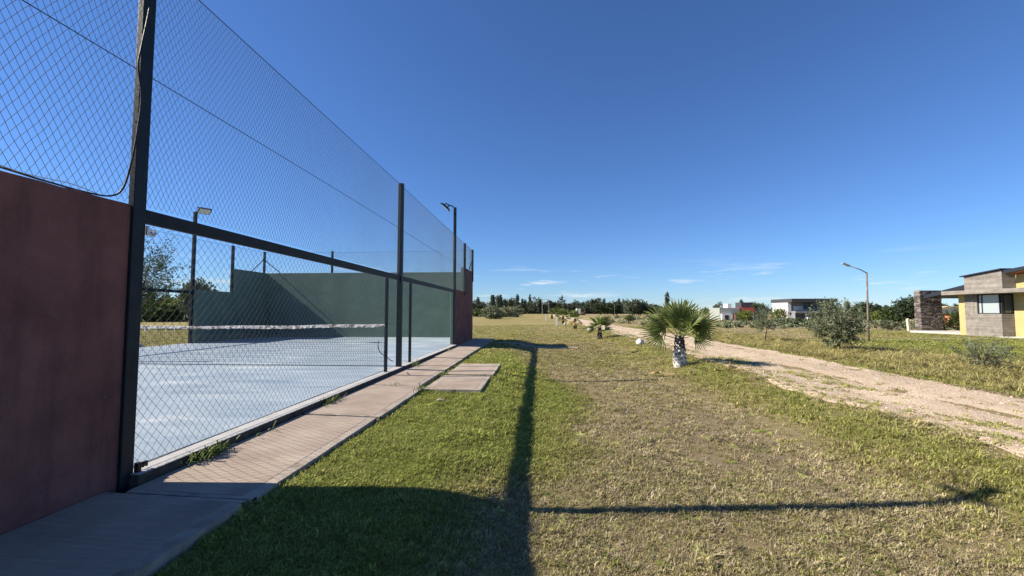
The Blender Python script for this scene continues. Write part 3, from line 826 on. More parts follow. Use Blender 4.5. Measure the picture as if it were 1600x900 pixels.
# locust tree seen behind the near post
bush_tree('locust_tree', (-29.5, 28.5), 'tall feathery tree on the left lawn, half hidden by the near floodlight post', 'tree', 6.6, 5.2, 1.0, 150, 46, .20, M['leaf'], 15, .16, 3, .42, low=.3, aspect=.45)

# ------------------------------------------------------------------ fan palms
M['frond'] = leaf_mat('palm_frond', (.080, .115, .028), (.235, .275, .085), .3, rough=.42)
M['frond_dry'] = leaf_mat('dry_frond', (.42, .31, .12), (.62, .49, .22), .2)
M['petiole'] = mat('palm_petiole', (.30, .31, .13), .55, 0, .3)
M['boot_dark'] = mat('palm_fibre', (.055, .042, .032), .95, 0, .1, noise=(30, .4))
M['boot_white'] = mat('limewashed_palm_fibre', (.60, .58, .54), .95, 0, .1, noise=(24, .35), stains=[(16, (.09, .07, .055), .50, .60)])

def fan_mesh(name, seed, fan=.62, pet=.42, n=30, spread=3.9, droop=.12, leafmat='frond', cup=.22):
    """one fan leaf along +X: a petiole then pleated segments joined at their base, split and drooping at the tips"""
    r = random.Random(seed); mb = MB(); tint = []
    pts = [Vector((pet*t, 0, -.05*pet*math.sin(t*math.pi))) for t in (0, .33, .66, 1)]
    mb.tube(pts, [.016, .012, .010, .007], 5, 1); nb = len(mb.v); tint += [0]*nb
    h = Vector((pet, 0, 0))
    for i in range(n):
        a = -spread/2 + spread*(i + .5)/n; da = spread/n*.5
        L = fan * (1 - .22*(abs(a)/(spread/2))**2) * r.uniform(.9, 1.06)
        mid = .46*L; dr = droop * r.uniform(.4, 1.6)
        def pt(ang, rad, z): return h + Vector((math.cos(ang)*rad, math.sin(ang)*rad, z))
        zc = cup
        zb = .012
        v = [pt(a-da, .04, 0), pt(a+da, .04, 0), pt(a+da, mid, zc*mid*abs(math.sin(a))*.8 - .0), pt(a, mid*1.02, zc*mid*abs(math.sin(a))*.8 + .02),
             pt(a-da, mid, zc*mid*abs(math.sin(a))*.8 - .0), pt(a, .05, zb),
             pt(a+da*.42, L*.80, zc*L*.7*abs(math.sin(a)) - dr*L*.35), pt(a-da*.42, L*.80, zc*L*.7*abs(math.sin(a)) - dr*L*.35),
             pt(a + r.uniform(-.03, .03), L, zc*L*.8*abs(math.sin(a)) - dr*L*.9)]
        mb.add(v, [(5, 1, 2, 3), (0, 5, 3, 4), (3, 2, 6), (4, 3, 7), (3, 6, 8, 7)])
        tint += [r.uniform(.1, .9)]*9
    me = mb.mesh(name, [M[leafmat], M['petiole'] if leafmat == 'frond' else M['frond_dry']])
    at_ = me.attributes.new('tint', 'FLOAT', 'POINT'); at_.data.foreach_set('value', tint)
    return me
fan_meshes = [fan_mesh('frond', s, fan=.54 + .05*(s % 3), pet=.36 + .06*(s % 2), droop=.06 + .06*(s % 3), n=28) for s in range(5)]
dry_mesh = fan_mesh('dry_frond', 40, fan=.5, pet=.35, n=18, spread=2.6, droop=.9, leafmat='frond_dry')

def make_palm(loc, label, seed, scale=1.0, trunk_h=.62, n=15, dead=0, lime=.72, group='fan palms in a row along the gravel road', elev0=-12, fans=None):
    r = random.Random(seed); z0 = zs(*loc)
    root = empty('fan_palm', (loc[0], loc[1], z0), label, 'palm tree', group, rz=r.uniform(0, 6.28))
    root.scale = (scale,)*3
    mb = MB(); mb.tube([(0, 0, -.1), (0, 0, .08), (0, 0, trunk_h*.6), (0, 0, trunk_h), (0, 0, trunk_h + .12)], [.15, .15, .125, .085, .05], 14)
    trunk = mb.build('trunk', M['boot_white' if lime > .5 else 'boot_dark'], root, smooth=True)
    # stubs of old leaves, spiralling up the trunk; the lower ones limewashed
    mb = MB(); k = 0; z = .03
    while z < trunk_h + .06:
        a = k*2.39996; rad = .148 - .072*z/trunk_h
        c_ = Vector((math.cos(a), math.sin(a), 0)); t_ = Vector((-math.sin(a), math.cos(a), 0))
        w = .042; o = rad
        lim = trunk_h*lime + r.uniform(-.22, .12)
        v = [c_*(o-.03) - t_*w + Vector((0, 0, z-.03)), c_*(o-.03) + t_*w + Vector((0, 0, z-.03)),
             c_*(o+.02) + t_*w*.9 + Vector((0, 0, z+.02)), c_*(o+.02) - t_*w*.9 + Vector((0, 0, z+.02)),
             c_*(o+.045) + t_*w*.35 + Vector((0, 0, z+.085)), c_*(o+.045) - t_*w*.35 + Vector((0, 0, z+.085)),
             c_*(o-.01) + Vector((0, 0, z+.06))]
        mb.add(v, [(0, 1, 2, 3), (3, 2, 4, 5), (5, 4, 6), (2, 1, 6, 4), (0, 3, 5, 6)], 0 if z < lim else 1)
        z += .0095; k += 1
    mb.build('leaf_bases', [M['boot_white'], M['boot_dark']], trunk)
    if fans:
        root.rotation_euler = (0, 0, 0)
        for i, (az, el, roll) in enumerate(fans):
            o = link('frond', fan_meshes[i % 5], root); a = R(az)
            o.location = (math.cos(a)*.04, math.sin(a)*.04, trunk_h + .02 + .1*el/90); o.rotation_euler = (R(roll), -R(el), a)
            s = r.uniform(.92, 1.06); o.scale = (s, s, s)
        n = 0
    for i in range(n):
        a = i*2.39996 + r.uniform(-.25, .25); t = i/(n-1)
        el = R(elev0 + (82 - elev0)*t**.85 + r.uniform(-8, 8))
        o = link('frond', fan_meshes[r.randrange(5)], root)
        o.location = (math.cos(a)*.05, math.sin(a)*.05, trunk_h + .03 + .12*t)
        # X axis along the leaf, the fan's face turned up and out
        o.rotation_euler = (r.uniform(-.5, .5), -el, a)
        s = r.uniform(.86, 1.08); o.scale = (s, s, s)
    for i in range(dead):
        a = r.uniform(0, 6.28); o = link('dry_frond', dry_mesh, root)
        o.location = (math.cos(a)*.08, math.sin(a)*.08, trunk_h - .02); o.rotation_euler = (r.uniform(-.4, .4), R(r.uniform(10, 45)), a)
    return root
make_palm((6.72, 8.35), 'nearest and largest fan palm, with limewashed stubby trunk, at the edge of the gravel road', 4, 1.05, .66, 14, 0, .62, fans=[(0, 14, 68), (182, 16, -62), (172, 44, -48), (265, 68, 10), (95, 72, -8), (18, 52, 46), (150, 64, -28), (70, 38, 15), (118, 34, -20), (305, 40, 30), (232, 42, -25), (-22, 36, 62), (45, 76, 30)])
make_palm((6.39, 20.4), 'second fan palm along the road, slim trunk and few upright fronds', 9, .86, .62, 13, 0, .5)
make_palm((6.16, 33.0), 'third fan palm along the road, leaning dry frond on its right side', 14, .95, .8, 10, 5, .15)
make_palm((5.95, 47.0), 'fourth fan palm along the road, dark round crown', 19, 1.05, .8, 14, 3, .15)
make_palm((5.95, 63.0), 'fifth fan palm along the road, next to the far white stake', 24, 1.1, .9, 14, 2, .15)
make_palm((5.7, 80.0), 'sixth and farthest fan palm along the road', 29, 1.15, .9, 14, 2, .15)

# fallen dry fronds by the first palm
for loc, rz, lb, cur in (((6.95, 6.75), .5, 'larger straw coloured dead palm frond lying on the grass by the road', .9), ((6.15, 6.95), 2.6, 'smaller dry palm frond lying in the grass left of the nearest palm', .55)):
    mb = fan_mesh('dead_frond', 50 + int(rz*10), fan=.48*cur, pet=.36*cur, n=14, spread=1.5, droop=.15, leafmat='frond_dry', cup=.5)
    o = link('dead_palm_frond', mb); o.location = (loc[0], loc[1], zs(*loc) + .10); o.rotation_euler = (.2, .06, rz); o.scale = (1.35, 1.35, 1.35)
    tag(o, lb, 'palm frond')

# ------------------------------------------------------------------ boulders, stakes
def boulder(loc, r_, label, seed, dz=0):
    import bmesh
    bm = bmesh.new(); bmesh.ops.create_icosphere(bm, subdivisions=3, radius=r_)
    for v in bm.verts:
        n = mnoise.noise(v.co / r_ * 1.1 + Vector((seed, 0, 0))) * .34 + mnoise.noise(v.co / r_ * 3 + Vector((seed, 4, 0))) * .10
        v.co *= 1 + n; v.co.z *= .88
    me = bpy.data.meshes.new('boulder'); bm.to_mesh(me); bm.free()
    me.polygons.foreach_set('use_smooth', [True]*len(me.polygons)); me.materials.append(M['stone_white'])
    o = link('boulder', me); o.location = (loc[0], loc[1], zs(*loc) + r_*.62 + dz)
    return tag(o, label, 'boulder', 'whitewashed boulders')
boulder((7.23, 14.8), .165, 'round whitewashed boulder beside the road just left of the nearest palm', 1.0)
boulder((6.96, 29.3), .2, 'small whitewashed boulder by the second palm, farther along the road edge', 5.0)
boulder((5.95, 43.5), .16, 'tiny whitewashed boulder on the lawn by the fourth palm', 9.0)
boulder((-11.0, 10.9), .17, 'whitewashed boulder on the lawn at the far left edge of the blue court', 12.0)
def stake(loc, h, label, w=.07, m='white', lean=0):
    mb = MB(); mb.box((-w/2, -w/2, -.1), (w/2, w/2, h)); mb.prism([(-w/2, h), (w/2, h), (0, h+.05)], 'y', -w/2, w/2)
    o = mb.build('stake', M[m], bevel=.004); o.location = (loc[0], loc[1], zs(*loc)); o.rotation_euler = (0, lean, 0)
    return tag(o, label, 'post')
stake((4.88, 39.5), .9, 'short white stake on the lawn between the third and fourth palms', .16)
stake((4.3, 66.0), 1.0, 'far white stake on the lawn left of the palm row', .2)
M['cream'] = mat('cream_paint', (.66, .60, .42), .8, 0, .2, noise=(4, .06))
stake((30.3, 29.7), .88, 'cream stake standing left of the stone pillar', .16, 'cream', R(-4))

# ------------------------------------------------------------------ street lamps
M['rust'] = mat('rusty_lamp_post', (.165, .13, .108), .8, .1, .3, noise=(6, .3), stains=[(3, (.30, .26, .22), .5, .7)])
M['lamp_grey'] = mat('lamp_head_grey', (.33, .35, .36), .5, .3, .4)
def street_lamp(loc, label, h=3.12, arm=.82, scale=1.0):
    root = empty('street_lamp', (loc[0], loc[1], zs(*loc)), label, 'street lamp', 'street lamps beyond the road')
    root.scale = (scale,)*3
    MB().tube([(0, 0, -.15), (.0, 0, .95), (.02, 0, 1.0), (.06, 0, h)], [.052, .050, .038, .032], 10).build('pole', M['rust'], root, smooth=True)
    MB().tube([(.06, 0, h - .02), (-.25, 0, h + .15), (-arm + .12, 0, h + .32)], .024, 8).build('arm', M['lamp_grey'], root, smooth=True)
    mtx = Matrix.Translation((-arm, 0, h + .36)) @ Matrix.Rotation(R(22), 4, 'Y')
    mb = MB(); mb.prism([(-.20, -.02), (.16, -.03), (.16, .02), (-.12, .035), (-.2, .01)], 'y', -.075, .075)
    mb.v = [tuple(mtx @ Vector(p)) for p in mb.v]
    hd = mb.build('lamp_head', M['lamp_grey'], root, bevel=.008)
    MB().box((-.19, -.06, -.034), (.02, .06, -.024), mat=mtx).build('lens', M['lens'], hd)
    return root
street_lamp((17.82, 16.87), 'rusty street lamp with bent arm standing behind the bushy olive tree')
street_lamp((19.6, 50.0), 'farther street lamp whose bent arm shows above the nearest palm', scale=1.0)
street_lamp((21.5, 100.0), 'distant street lamp left of the round tree beyond the road', scale=1.05)

# ------------------------------------------------------------------ yellow and concrete house
M['board'] = mat('board_marked_concrete', (.25, .225, .195), .9, 0, .2, noise=(4, .2), stains=[(2.5, (.17, .15, .13), .52, .7)])
def board_concrete():
    m = M['board']; nt = m.node_tree; b = nt.nodes['Principled BSDF']
    g_ = nt.nodes.new('ShaderNodeNewGeometry'); mp = nt.nodes.new('ShaderNodeMapping'); mp.inputs['Scale'].default_value = (.4, .4, 9)
    nt.links.new(g_.outputs['Position'], mp.inputs[0])
    n = nt.nodes.new('ShaderNodeTexNoise'); n.inputs['Scale'].default_value = 1; n.inputs['Detail'].default_value = 4
    nt.links.new(mp.outputs[0], n.inputs['Vector'])
    mr = nt.nodes.new('ShaderNodeMapRange'); mr.inputs[1].default_value = .3; mr.inputs[2].default_value = .7; mr.inputs[3].default_value = .75; mr.inputs[4].default_value = 1.15
    nt.links.new(n.outputs['Fac'], mr.inputs[0])
    mm = nt.nodes.new('ShaderNodeMixRGB'); mm.blend_type = 'MULTIPLY'; mm.inputs[0].default_value = 1
    src = b.inputs['Base Color'].links[0].from_socket
    nt.links.new(src, mm.inputs[1]); nt.links.new(mr.outputs[0], mm.inputs[2]); nt.links.new(mm.outputs[0], b.inputs['Base Color'])
board_concrete()
M['yellow'] = mat('yellow_render', (.44, .365, .17), .9, 0, .15, noise=(3, .06), bump=(40, .1))
M['roof_dark'] = mat('charcoal_roof_metal', (.028, .033, .042), .45, .2, .4)
M['soffit'] = mat('timber_soffit', (.30, .12, .055), .7, 0, .2, noise=(9, .2))
M['glass'] = mat('window_glass', (.36, .41, .43), .08, 0, .8)
M['frame'] = mat('dark_window_frame', (.03, .03, .035), .5)
M['stonewall'] = mat('grey_brown_stone', (.16, .135, .12), .95, 0, .1, noise=(7, .45), bump=(18, .6))
house = empty('house', (26.9, 20.2, -.12), 'single storey yellow house with board marked concrete bay, carport and stone pillar', 'house')
HO = Vector((26.9, 20.2, -.12))
def hb(mb, name, m, parent=None, bevel=0):
    mb.v = [tuple(Vector(p) - HO) for p in mb.v]
    return mb.build(name, m, parent or house, bevel=bevel)
Z0 = -.5
hb(MB().box((26.9, 20.2, Z0), (29.2, 22.04, 1.05)), 'concrete_bay', M['board'], bevel=.01)
mb = MB(); mb.box((26.9, 21.56, 1.05), (29.2, 22.04, 2.12)); mb.box((28.2, 20.2, 1.05), (29.2, 21.56, 2.12)); mb.box((26.92, 21.40, 1.05), (27.1, 21.56, 2.12))
hb(mb, 'bay_wall', M['board'])
win = hb(MB().box((27.02, 20.28, 1.05), (27.06, 21.40, 2.12)), 'window', M['frame'])
hb(MB().box((27.0, 20.36, 1.10), (27.015, 21.18, 2.06)), 'pane', M['glass'], win)
hb(MB().box((27.0, 21.22, 1.10), (27.015, 21.37, 2.06)), 'pane', M['glass'], win)
mb = MB()
for y in (20.24, 20.34, 21.20, 21.385): mb.box((26.97, y - .02, 1.05), (27.02, y + .02, 2.12))
mb.box((26.975, 20.26, 1.05), (27.016, 21.4, 1.09)); mb.box((26.975, 20.26, 2.07), (27.016, 21.4, 2.115))
hb(mb, 'frame', M['frame'], win)
win2 = hb(MB().box((27.06, 20.28, 1.06), (28.19, 20.32, 2.11)), 'window', M['frame'])
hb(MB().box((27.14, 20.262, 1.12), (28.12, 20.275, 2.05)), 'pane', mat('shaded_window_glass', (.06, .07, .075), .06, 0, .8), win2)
mb = MB(); mb.prism([(20.08, 2.34), (22.0, 2.34), (22.0, 3.12), (20.08, 3.33)], 'x', 26.9, 29.6)
hb(mb, 'upper_block', M['board'], bevel=.01)
mb = MB(); mb.prism([(20.02, 3.353), (22.12, 3.118), (22.12, 3.175), (20.02, 3.41)], 'x', 26.78, 29.8)
hb(mb, 'block_roof', M['roof_dark'])
hb(MB().box((26.35, 14.0, 2.122), (29.0, 22.76, 2.335)), 'canopy_slab', M['board'], bevel=.01)
hb(MB().box((26.95, 22.042, Z0), (29.2, 22.42, 2.12)), 'yellow_wall', M['yellow'])
mb = MB(); mb.prism([(12.0, Z0), (20.19, Z0), (20.19, 2.12), (12, 2.12)], 'x', 27.52, 36); hb(mb, 'yellow_wall', M['yellow'])
mb = MB(); mb.prism([(12.0, 2.34), (20.07, 2.34), (20.07, 3.07), (12, 4.0)], 'x', 27.56, 36); hb(mb, 'yellow_wall', M['yellow'])
win3 = hb(MB().box((27.5, 18.2, .3), (27.518, 19.6, 2.1)), 'window', M['frame'])
hb(MB().box((27.485, 18.28, .38), (27.499, 19.52, 2.02)), 'pane', M['glass'], win3)
hb(MB().box((29.2, 20.2, Z0), (36, 23.5, 2.9)), 'yellow_wall', M['yellow'])
mb = MB(); mb.prism([(11.5, 4.12), (20.0, 3.13), (20.0, 3.31), (11.5, 4.31)], 'x', 26.9, 36.5); hb(mb, 'main_roof', M['roof_dark'])
mb = MB(); mb.prism([(11.6, 4.09), (19.95, 3.115), (19.95, 3.128), (11.6, 4.10)], 'x', 26.95, 36.4); hb(mb, 'soffit', M['soffit'])
# carport
mb = MB(); mb.prism([(22.43, 2.76), (26.34, 2.04), (26.34, 2.27), (22.43, 3.02)], 'x', 28.5, 33.4)
hb(mb, 'carport_roof', M['roof_dark'])
hb(MB().box((33.0, 26.6, Z0), (33.15, 26.75, 2.0)), 'carport_post', M['roof_dark'])
hb(MB().box((33.16, 22.45, 1.78), (33.36, 26.85, 2.10)), 'carport_beam', M['roof_dark'])
mb = MB(); mb.prism([(22.45, 1.6), (26.55, 1.6), (26.55, 2.02), (22.45, 2.66)], 'x', 33.37, 33.45); hb(mb, 'carport_fascia', M['roof_dark'])
pil = hb(MB().box((28.36, 26.44, Z0), (29.66, 26.86, 2.58)), 'stone_pillar', M['stonewall'])
rs = random.Random(31); mb = MB(); z = -.3
while z < 2.54:
    hgt = rs.uniform(.06, .13)
    for (ax, a0, a1, fixed) in (('x', 28.33, 29.68, 26.44), ('y', 26.42, 26.88, 28.36)):
        p = a0
        while p < a1 - .05:
            L = min(rs.uniform(.12, .34), a1 - p); d = rs.uniform(.015, .05)
            zt = min(z + hgt - .012, 2.6)
            if ax == 'x': mb.box((p, fixed - d, z), (p + L - .012, fixed + .05, zt), rs.randrange(3))
            else: mb.box((fixed - d, p, z), (fixed + .05, p + L - .012, zt), rs.randrange(3))
            p += L
    z += hgt
st = hb(mb, 'stone_facing', [M['stonewall'], mat('pale_stone', (.235, .205, .175), .95, 0, .1, noise=(9, .3)), mat('dark_stone', (.10, .085, .078), .95, 0, .1, noise=(9, .3))], pil)
st['kind'] = 'stuff'
mb = MB(); mb.box((27.6, 22.45, Z0), (33.4, 26.42, -.075)); tag(mb.build('carport_paving', M['concrete']), kind='structure')
mb = MB(); mb.box((26.5, 12, -.5), (27.5, 20.1, -.10)); tag(mb.build('house_paving', M['concrete']), kind='structure')

# ------------------------------------------------------------------ far houses
M['fwhite'] = mat('white_render', (.62, .62, .60), .9); M['fdark'] = mat('charcoal_render', (.055, .058, .066), .8)
M['fgrey'] = mat('grey_render', (.22, .22, .225), .85, noise=(1, .1)); M['fblue'] = mat('blue_grey_glass', (.10, .14, .17), .12, 0, .6)
M['fred'] = mat('red_render', (.56, .10, .06), .9); M['fsage'] = mat('pale_sage_render', (.30, .32, .29), .9)
M['fbrick'] = mat('brown_brick', (.24, .10, .075), .95, noise=(2, .2)); M['forange'] = mat('orange_render', (.55, .21, .11), .9)
M['fcream'] = mat('cream_render', (.62, .55, .33), .9)
def far_house(name, loc, label, parts):
    root = empty(name, loc, label, 'house'); byname = {}
    for nm, m, boxes, *par in parts:
        mb = MB()
        for a, b in boxes: mb.box(a, b)
        o = mb.build(nm, M[m], byname[par[0]] if par else root); byname[nm] = o
    return root
zB = -1.0
far_house('modern_house', (63.4, 100.5, zB), 'two storey white and charcoal modern house with balcony across the field', [
    ('core_wall', 'fgrey', [((.9, 2.6, 0), (10.3, 8.5, 4.35))]),
    ('flat_roof', 'fdark', [((0, 0, 4.37), (10.4, 9, 5.2))]),
    ('white_wall', 'fwhite', [((.1, 1.9, 1.9), (.88, 8.6, 4.36)), ((.25, 2.4, -.2), (.87, 8.2, 1.9))]),
    ('balcony_slab', 'fgrey', [((.9, .3, 1.75), (8.6, 2.6, 2.25))]),
    ('balcony_rail', 'fblue', [((2.6, .35, 2.26), (8.5, .40, 2.75))]),
    ('white_panel', 'fwhite', [((1.7, 2.5, 2.3), (4.0, 2.58, 3.45))]),
    ('window', 'frame', [((4.3, 2.52, 2.3), (6.7, 2.59, 4.2))]),
    ('pane', 'fblue', [((4.4, 2.48, 2.35), (5.45, 2.515, 4.1))], 'window'),
    ('pane', 'fblue', [((5.55, 2.48, 2.35), (6.6, 2.515, 4.1))], 'window'),
    ('blind', 'fblue', [((7.2, 2.5, 3.1), (8.9, 2.58, 4.25))]),
    ('side_wall', 'fdark', [((9.2, 1.0, 0), (10.2, 2.58, 4.36))]),
    ('column', 'fwhite', [((3.3, .5, 0), (3.5, .7, 1.74))]),
    ('column', 'fwhite', [((4.2, 1.2, 0), (4.4, 1.4, 1.74))]),
    ('column', 'fwhite', [((4.9, 1.2, 0), (5.1, 1.4, 1.74))]),
    ('doorway', 'fdark', [((4.6, 2.5, 0), (8.4, 2.58, 1.74))]),
    ('stair_wall', 'fgrey', [((.95, .6, 0), (1.1, 2.5, 1.74)), ((1.1, 2.2, 0), (2.9, 2.5, 1.2))]),
])
for k, (x, lb) in enumerate(((64.0, 'small white meter cabinet at the left corner of the modern house'), (70.0, 'small white meter cabinet in front of the modern house balcony'))):
    g = empty('meter_cabinet', (x, 95.5, -.95), lb, 'cabinet', 'white meter cabinets')
    MB().box((-.35, -.25, -.2), (.35, .25, .75)).build('body', M['fwhite'], g); MB().box((-.42, -.3, .752), (.42, .3, .84)).build('cap', M['concrete'], g)
far_house('modern_house', (46.8, 98.0, zB), 'low grey and red flat roofed house behind the nearest palm', [
    ('grey_wall', 'fsage', [((-1.2, .2, .0), (3.4, 6.0, 3.0))]),
    ('white_wall', 'fwhite', [((-1.0, -.6, 0), (1.4, .18, 1.6))]),
    ('doorway', 'frame', [((-.4, -.64, .2), (.5, -.602, 1.3))]),
    ('red_block', 'fred', [((3.42, .6, 1.9), (6.9, 5.5, 3.05))]),
    ('tank_tower', 'fwhite', [((1.1, 1.2, 3.0), (2.0, 3.4, 3.95))]),
    ('roof_tower', 'fdark', [((4.4, 1.5, 3.06), (7.0, 4.5, 4.3))]),
    ('roof_slab', 'fdark', [((1.5, -1.6, 1.64), (10.8, 5.9, 1.84))]),
    ('dark_wall', 'fdark', [((6.95, 1.0, 1.86), (10.2, 5.5, 2.9))]),
    ('glass_wall', 'fblue', [((2.2, .0, .0), (9.5, .19, 1.62))]),
    ('column', 'fbrick', [((1.6, -1.4, 0), (2.0, -1.0, 1.63))]),
    ('column', 'fwhite', [((5.6, -1.4, 0), (5.75, -1.25, 1.63))]),
])
far_house('brick_house', (61.0, 54.0, -.9), 'brown brick house with dark roof seen through the carport', [
    ('brick_wall', 'fbrick', [((1.5, 0, 0), (7.5, 6, 3.15))]),
    ('orange_wall', 'forange', [((-2.2, .5, 0), (1.48, 5, 1.75))]),
    ('roof', 'fdark', [((-2.6, .2, 1.77), (1.46, 5.3, 2.35))]),
    ('window', 'frame', [((4.2, -.03, 1.0), (5.4, .02, 2.1))]),
])
far_house('shed', (92.0, 99.0, -1.1), 'long low cream building among the trees right of the street lamp', [
    ('wall', 'fcream', [((0, 0, 0), (5.2, 5, 3.0)), ((5.7, 1, 0), (12, 6, 3.3))]),
    ('roof', 'fcream', [((-.2, -.2, 3.02), (5.4, 5.2, 3.12)), ((5.5, .8, 3.32), (12.2, 6.2, 3.45))]),
])
far_house('hut', (18.6, 168, -.9), 'tiny far pale hut at the end of the road before the trees', [
    ('wall', 'fwhite', [((0, 0, 0), (1.6, 4, 3.2))]),
    ('side_wall', 'fbrick', [((1.62, .3, 0), (3.6, 4, 2.2))]),
])
# billboard frame far down the lawn
bf = empty('sign_frame', (5.0, 185, zs(5.0, 185)), 'empty rectangular sign frame on two poles above the far trees', 'sign')
for x in (-.2, 2.7): MB().tube([(x, 0, -.3), (x, 0, 7.0)], .09, 6).build('pole', M['lamp_grey'], bf)
mb = MB(); mb.box((-.35, -.06, 6.9), (2.9, .06, 7.05)); mb.box((-.35, -.06, 4.9), (2.9, .06, 5.05)); mb.build('frame', M['lamp_grey'], bf)

# ------------------------------------------------------------------ trees in the middle distance and the far woods
def blob_tree_mesh(name, seed, n_clump, per, radii, cz, leaf, m, cl, shell=.45, aspect=.6):
    r = np.random.default_rng(seed)
    P, N_, t, cc = clumps(r, n_clump, per, (0, 0, cz), radii, cl, shell)
    return leaves_mesh(name, P, N_, leaf, aspect, m, seed, 1.0, t)
def far_tree(name, x, y, label, mesh, trunk_h, trunk_r, scale, cat='tree', group=None, rz=0, bark='bark_dark'):
    root = empty(name, (x, y, zs(x, y)), label, cat, group, rz); root.scale = scale if hasattr(scale, '__len__') else (scale,)*3
    MB().tube([(0, 0, -.5), (0, 0, trunk_h*.5), (.05, 0, trunk_h)], [trunk_r, trunk_r*.8, trunk_r*.35], 6).build('trunk', M[bark], root)
    link('crown', mesh, root)
    return root
CX, CY = 3.02, -2.92
def polar(px, zc):            # bearing (pixel column of the 1600 px photograph) and distance -> ground plan
    xc = (px - 800)/651.2*zc
    return CX + xc*.998 - zc*.0629, CY + xc*.0629 + zc*.998
popl = [blob_tree_mesh('poplar_crown', 100+k, 170, 14, (.95, .95, 6.6), 7.5, .55, M['leaf_far'], .26, .1) for k in range(4)]
r_ = random.Random(77)
for px, top, zc, w in [(747, 463.5, 255, 1.0), (769.5, 459, 250, 1.35), (778, 460.5, 262, .8), (782, 459, 262, 1.1), (789, 466, 255, .9), (798, 466, 250, 1.3), (808.5, 458.3, 270, 1.0), (816, 465.5, 255, .75), (820.5, 467, 255, .9), (828, 459.5, 270, .9), (842.5, 466.5, 255, 1.2), (858, 468, 255, 1.6), (862.5, 470.5, 260, .8), (867, 471, 255, 1.3), (874, 472, 260, 1.0), (882, 471.5, 265, 1.0), (889, 473, 258, 1.0), (896, 471, 260, 1.0), (911, 471, 265, .9), (925, 466, 265, 1.2), (930.5, 466, 265, .8), (934, 465, 270, 1.0), (944, 465.5, 270, .9), (967, 465, 275, .8), (1042.5, 455, 240, 1.1), (1024, 475, 250, 1.0), (1071, 468, 255, 1.0), (1158, 467, 230, 1.0), (1324, 470, 240, 1.2), (1369, 474, 250, 1.1), (1374, 476, 252, 1.0), (1384, 476, 250, 1.1),
                       (236, 452, 230, 1.2), (262, 458, 240, 1.2), (284, 456, 240, 1.0)]:
    x, y = polar(px, zc); gz = zs(x, y)
    hgt = (486.4 - top)/651.2*zc + 1.196 - gz
    lb = ('slender poplar on the horizon seen through the netting at the far left' if px < 300 else 'slender dark poplar in the tree line above the far lawn, left of the sign frame' if px < 850
          else 'slender dark poplar in the tree line between the sign frame and the second palm' if px < 915 else 'slender dark poplar above the wide dark trees behind the second palm' if px < 950
          else 'thin poplar beside the distant street lamp' if px < 1000 else 'tall poplar rising right beside the lamp arm above the nearest palm' if px == 1042.5
          else 'small poplar low behind the left fronds of the nearest palm' if px == 1024 else 'small poplar behind the right fronds of the nearest palm' if px == 1071 else 'poplar standing up behind the red house' if px == 1158
          else 'poplar just right of the bushy olive tree' if px == 1324 else 'small dark poplar above the cream building')
    far_tree('poplar_tree', x, y, lb, popl[r_.randrange(4)], 13, .22, (w, w, hgt/14.3), 'tree', 'far poplars in the tree line', r_.uniform(0, 6.28))

# the wood behind: one mass nobody could count
r = np.random.default_rng(321); Ps = []; Ns = []; Ts = []
for k in range(560):
    px = r.uniform(-900, 2600) if k < 330 else r.uniform(690, 1030); zc = r.uniform(262, 330)
    if px < 300 or px > 1100: zc = r.uniform(240, 330)
    x, y = polar(px, zc); gz = zs(x, y)
    base = 4.6 if 700 < px < 1010 else 3.8
    h = base + r.uniform(0, 3.2) * (1.35 if 760 < px < 850 else 1.0)
    if 200 < px < 330: h *= 1.5
    if 700 < px < 1010 and r.uniform() < .22: h += r.uniform(1.5, 4.0)
    rad = r.uniform(2.2, 4.6)
    P, N_, t, cc = clumps(r, 44, 8, (x, y, gz + h*.5), (rad, rad, h*.56), .45, .45)
    Ps.append(P); Ns.append(N_); Ts.append(t*.6 + r.uniform(-.1, .4))
Ps = np.concatenate(Ps); Ns = np.concatenate(Ns); Ts = np.concatenate(Ts)
wood = link('woodland', leaves_mesh('woodland', Ps, Ns, 1.0, .65, M['leaf_far'], 5, 1.0, Ts))
tag(wood, 'dark band of mixed trees along the whole horizon', 'woodland', kind='stuff')

round_m = [blob_tree_mesh('round_crown', 200+k, 150, 18, (3.2, 3.2, 2.5), 3.2, .55, M['leaf_dark' if k else 'leaf_far'], .42) for k in range(3)]
for px, zc, sc, lb, mi in [(988, 150, (1.0, 1.0, 1.02), 'tall round grey green tree beyond the road, left of the nearest palm', 0),
                           (1000, 152, (.85, .85, .8), 'dark round tree just right of the tall grey green one beyond the road', 1),
                           (1012, 156, (.9, .9, .62), 'low dark round tree at the right end of the clump beyond the road', 2),
                           (958, 170, (1.1, 1.1, .9), 'wide dark tree behind the second palm and the distant street lamp', 1),
                           (938, 172, (1.2, 1.2, .9), 'wide dark tree above the second palm', 2),
                           (1180, 150, (1.0, 1.0, .9), 'dark tree right of the red house', 1),
                           (1167, 148, (.8, .8, .72), 'dark tree standing behind the red house', 2),
                           (1350, 120, (.75, .75, .85), 'dark tree directly behind the street lamp pole', 2),
                           (1337, 118, (.7, .7, .6), 'low dark tree between bushy olive and street lamp pole', 1),
                           (1417, 85, (.78, .78, .78), 'big round dark tree left of the stone pillar', 1),
                           (1429, 88, (.7, .7, .92), 'dark tree touching the left edge of the stone pillar', 2)]:
    x, y = polar(px, zc)
    far_tree('round_tree', x, y, lb, round_m[mi], 2.4, .22, sc, rz=px)
shrub_m = [blob_tree_mesh('shrub_crown', 300+k, 80, 16, (1.6, 1.6, 1.0), 1.0, .3, M[['leaf', 'leaf_pale', 'leaf_lime', 'olive'][k]], .22, .3) for k in range(4)]
r_ = random.Random(9)
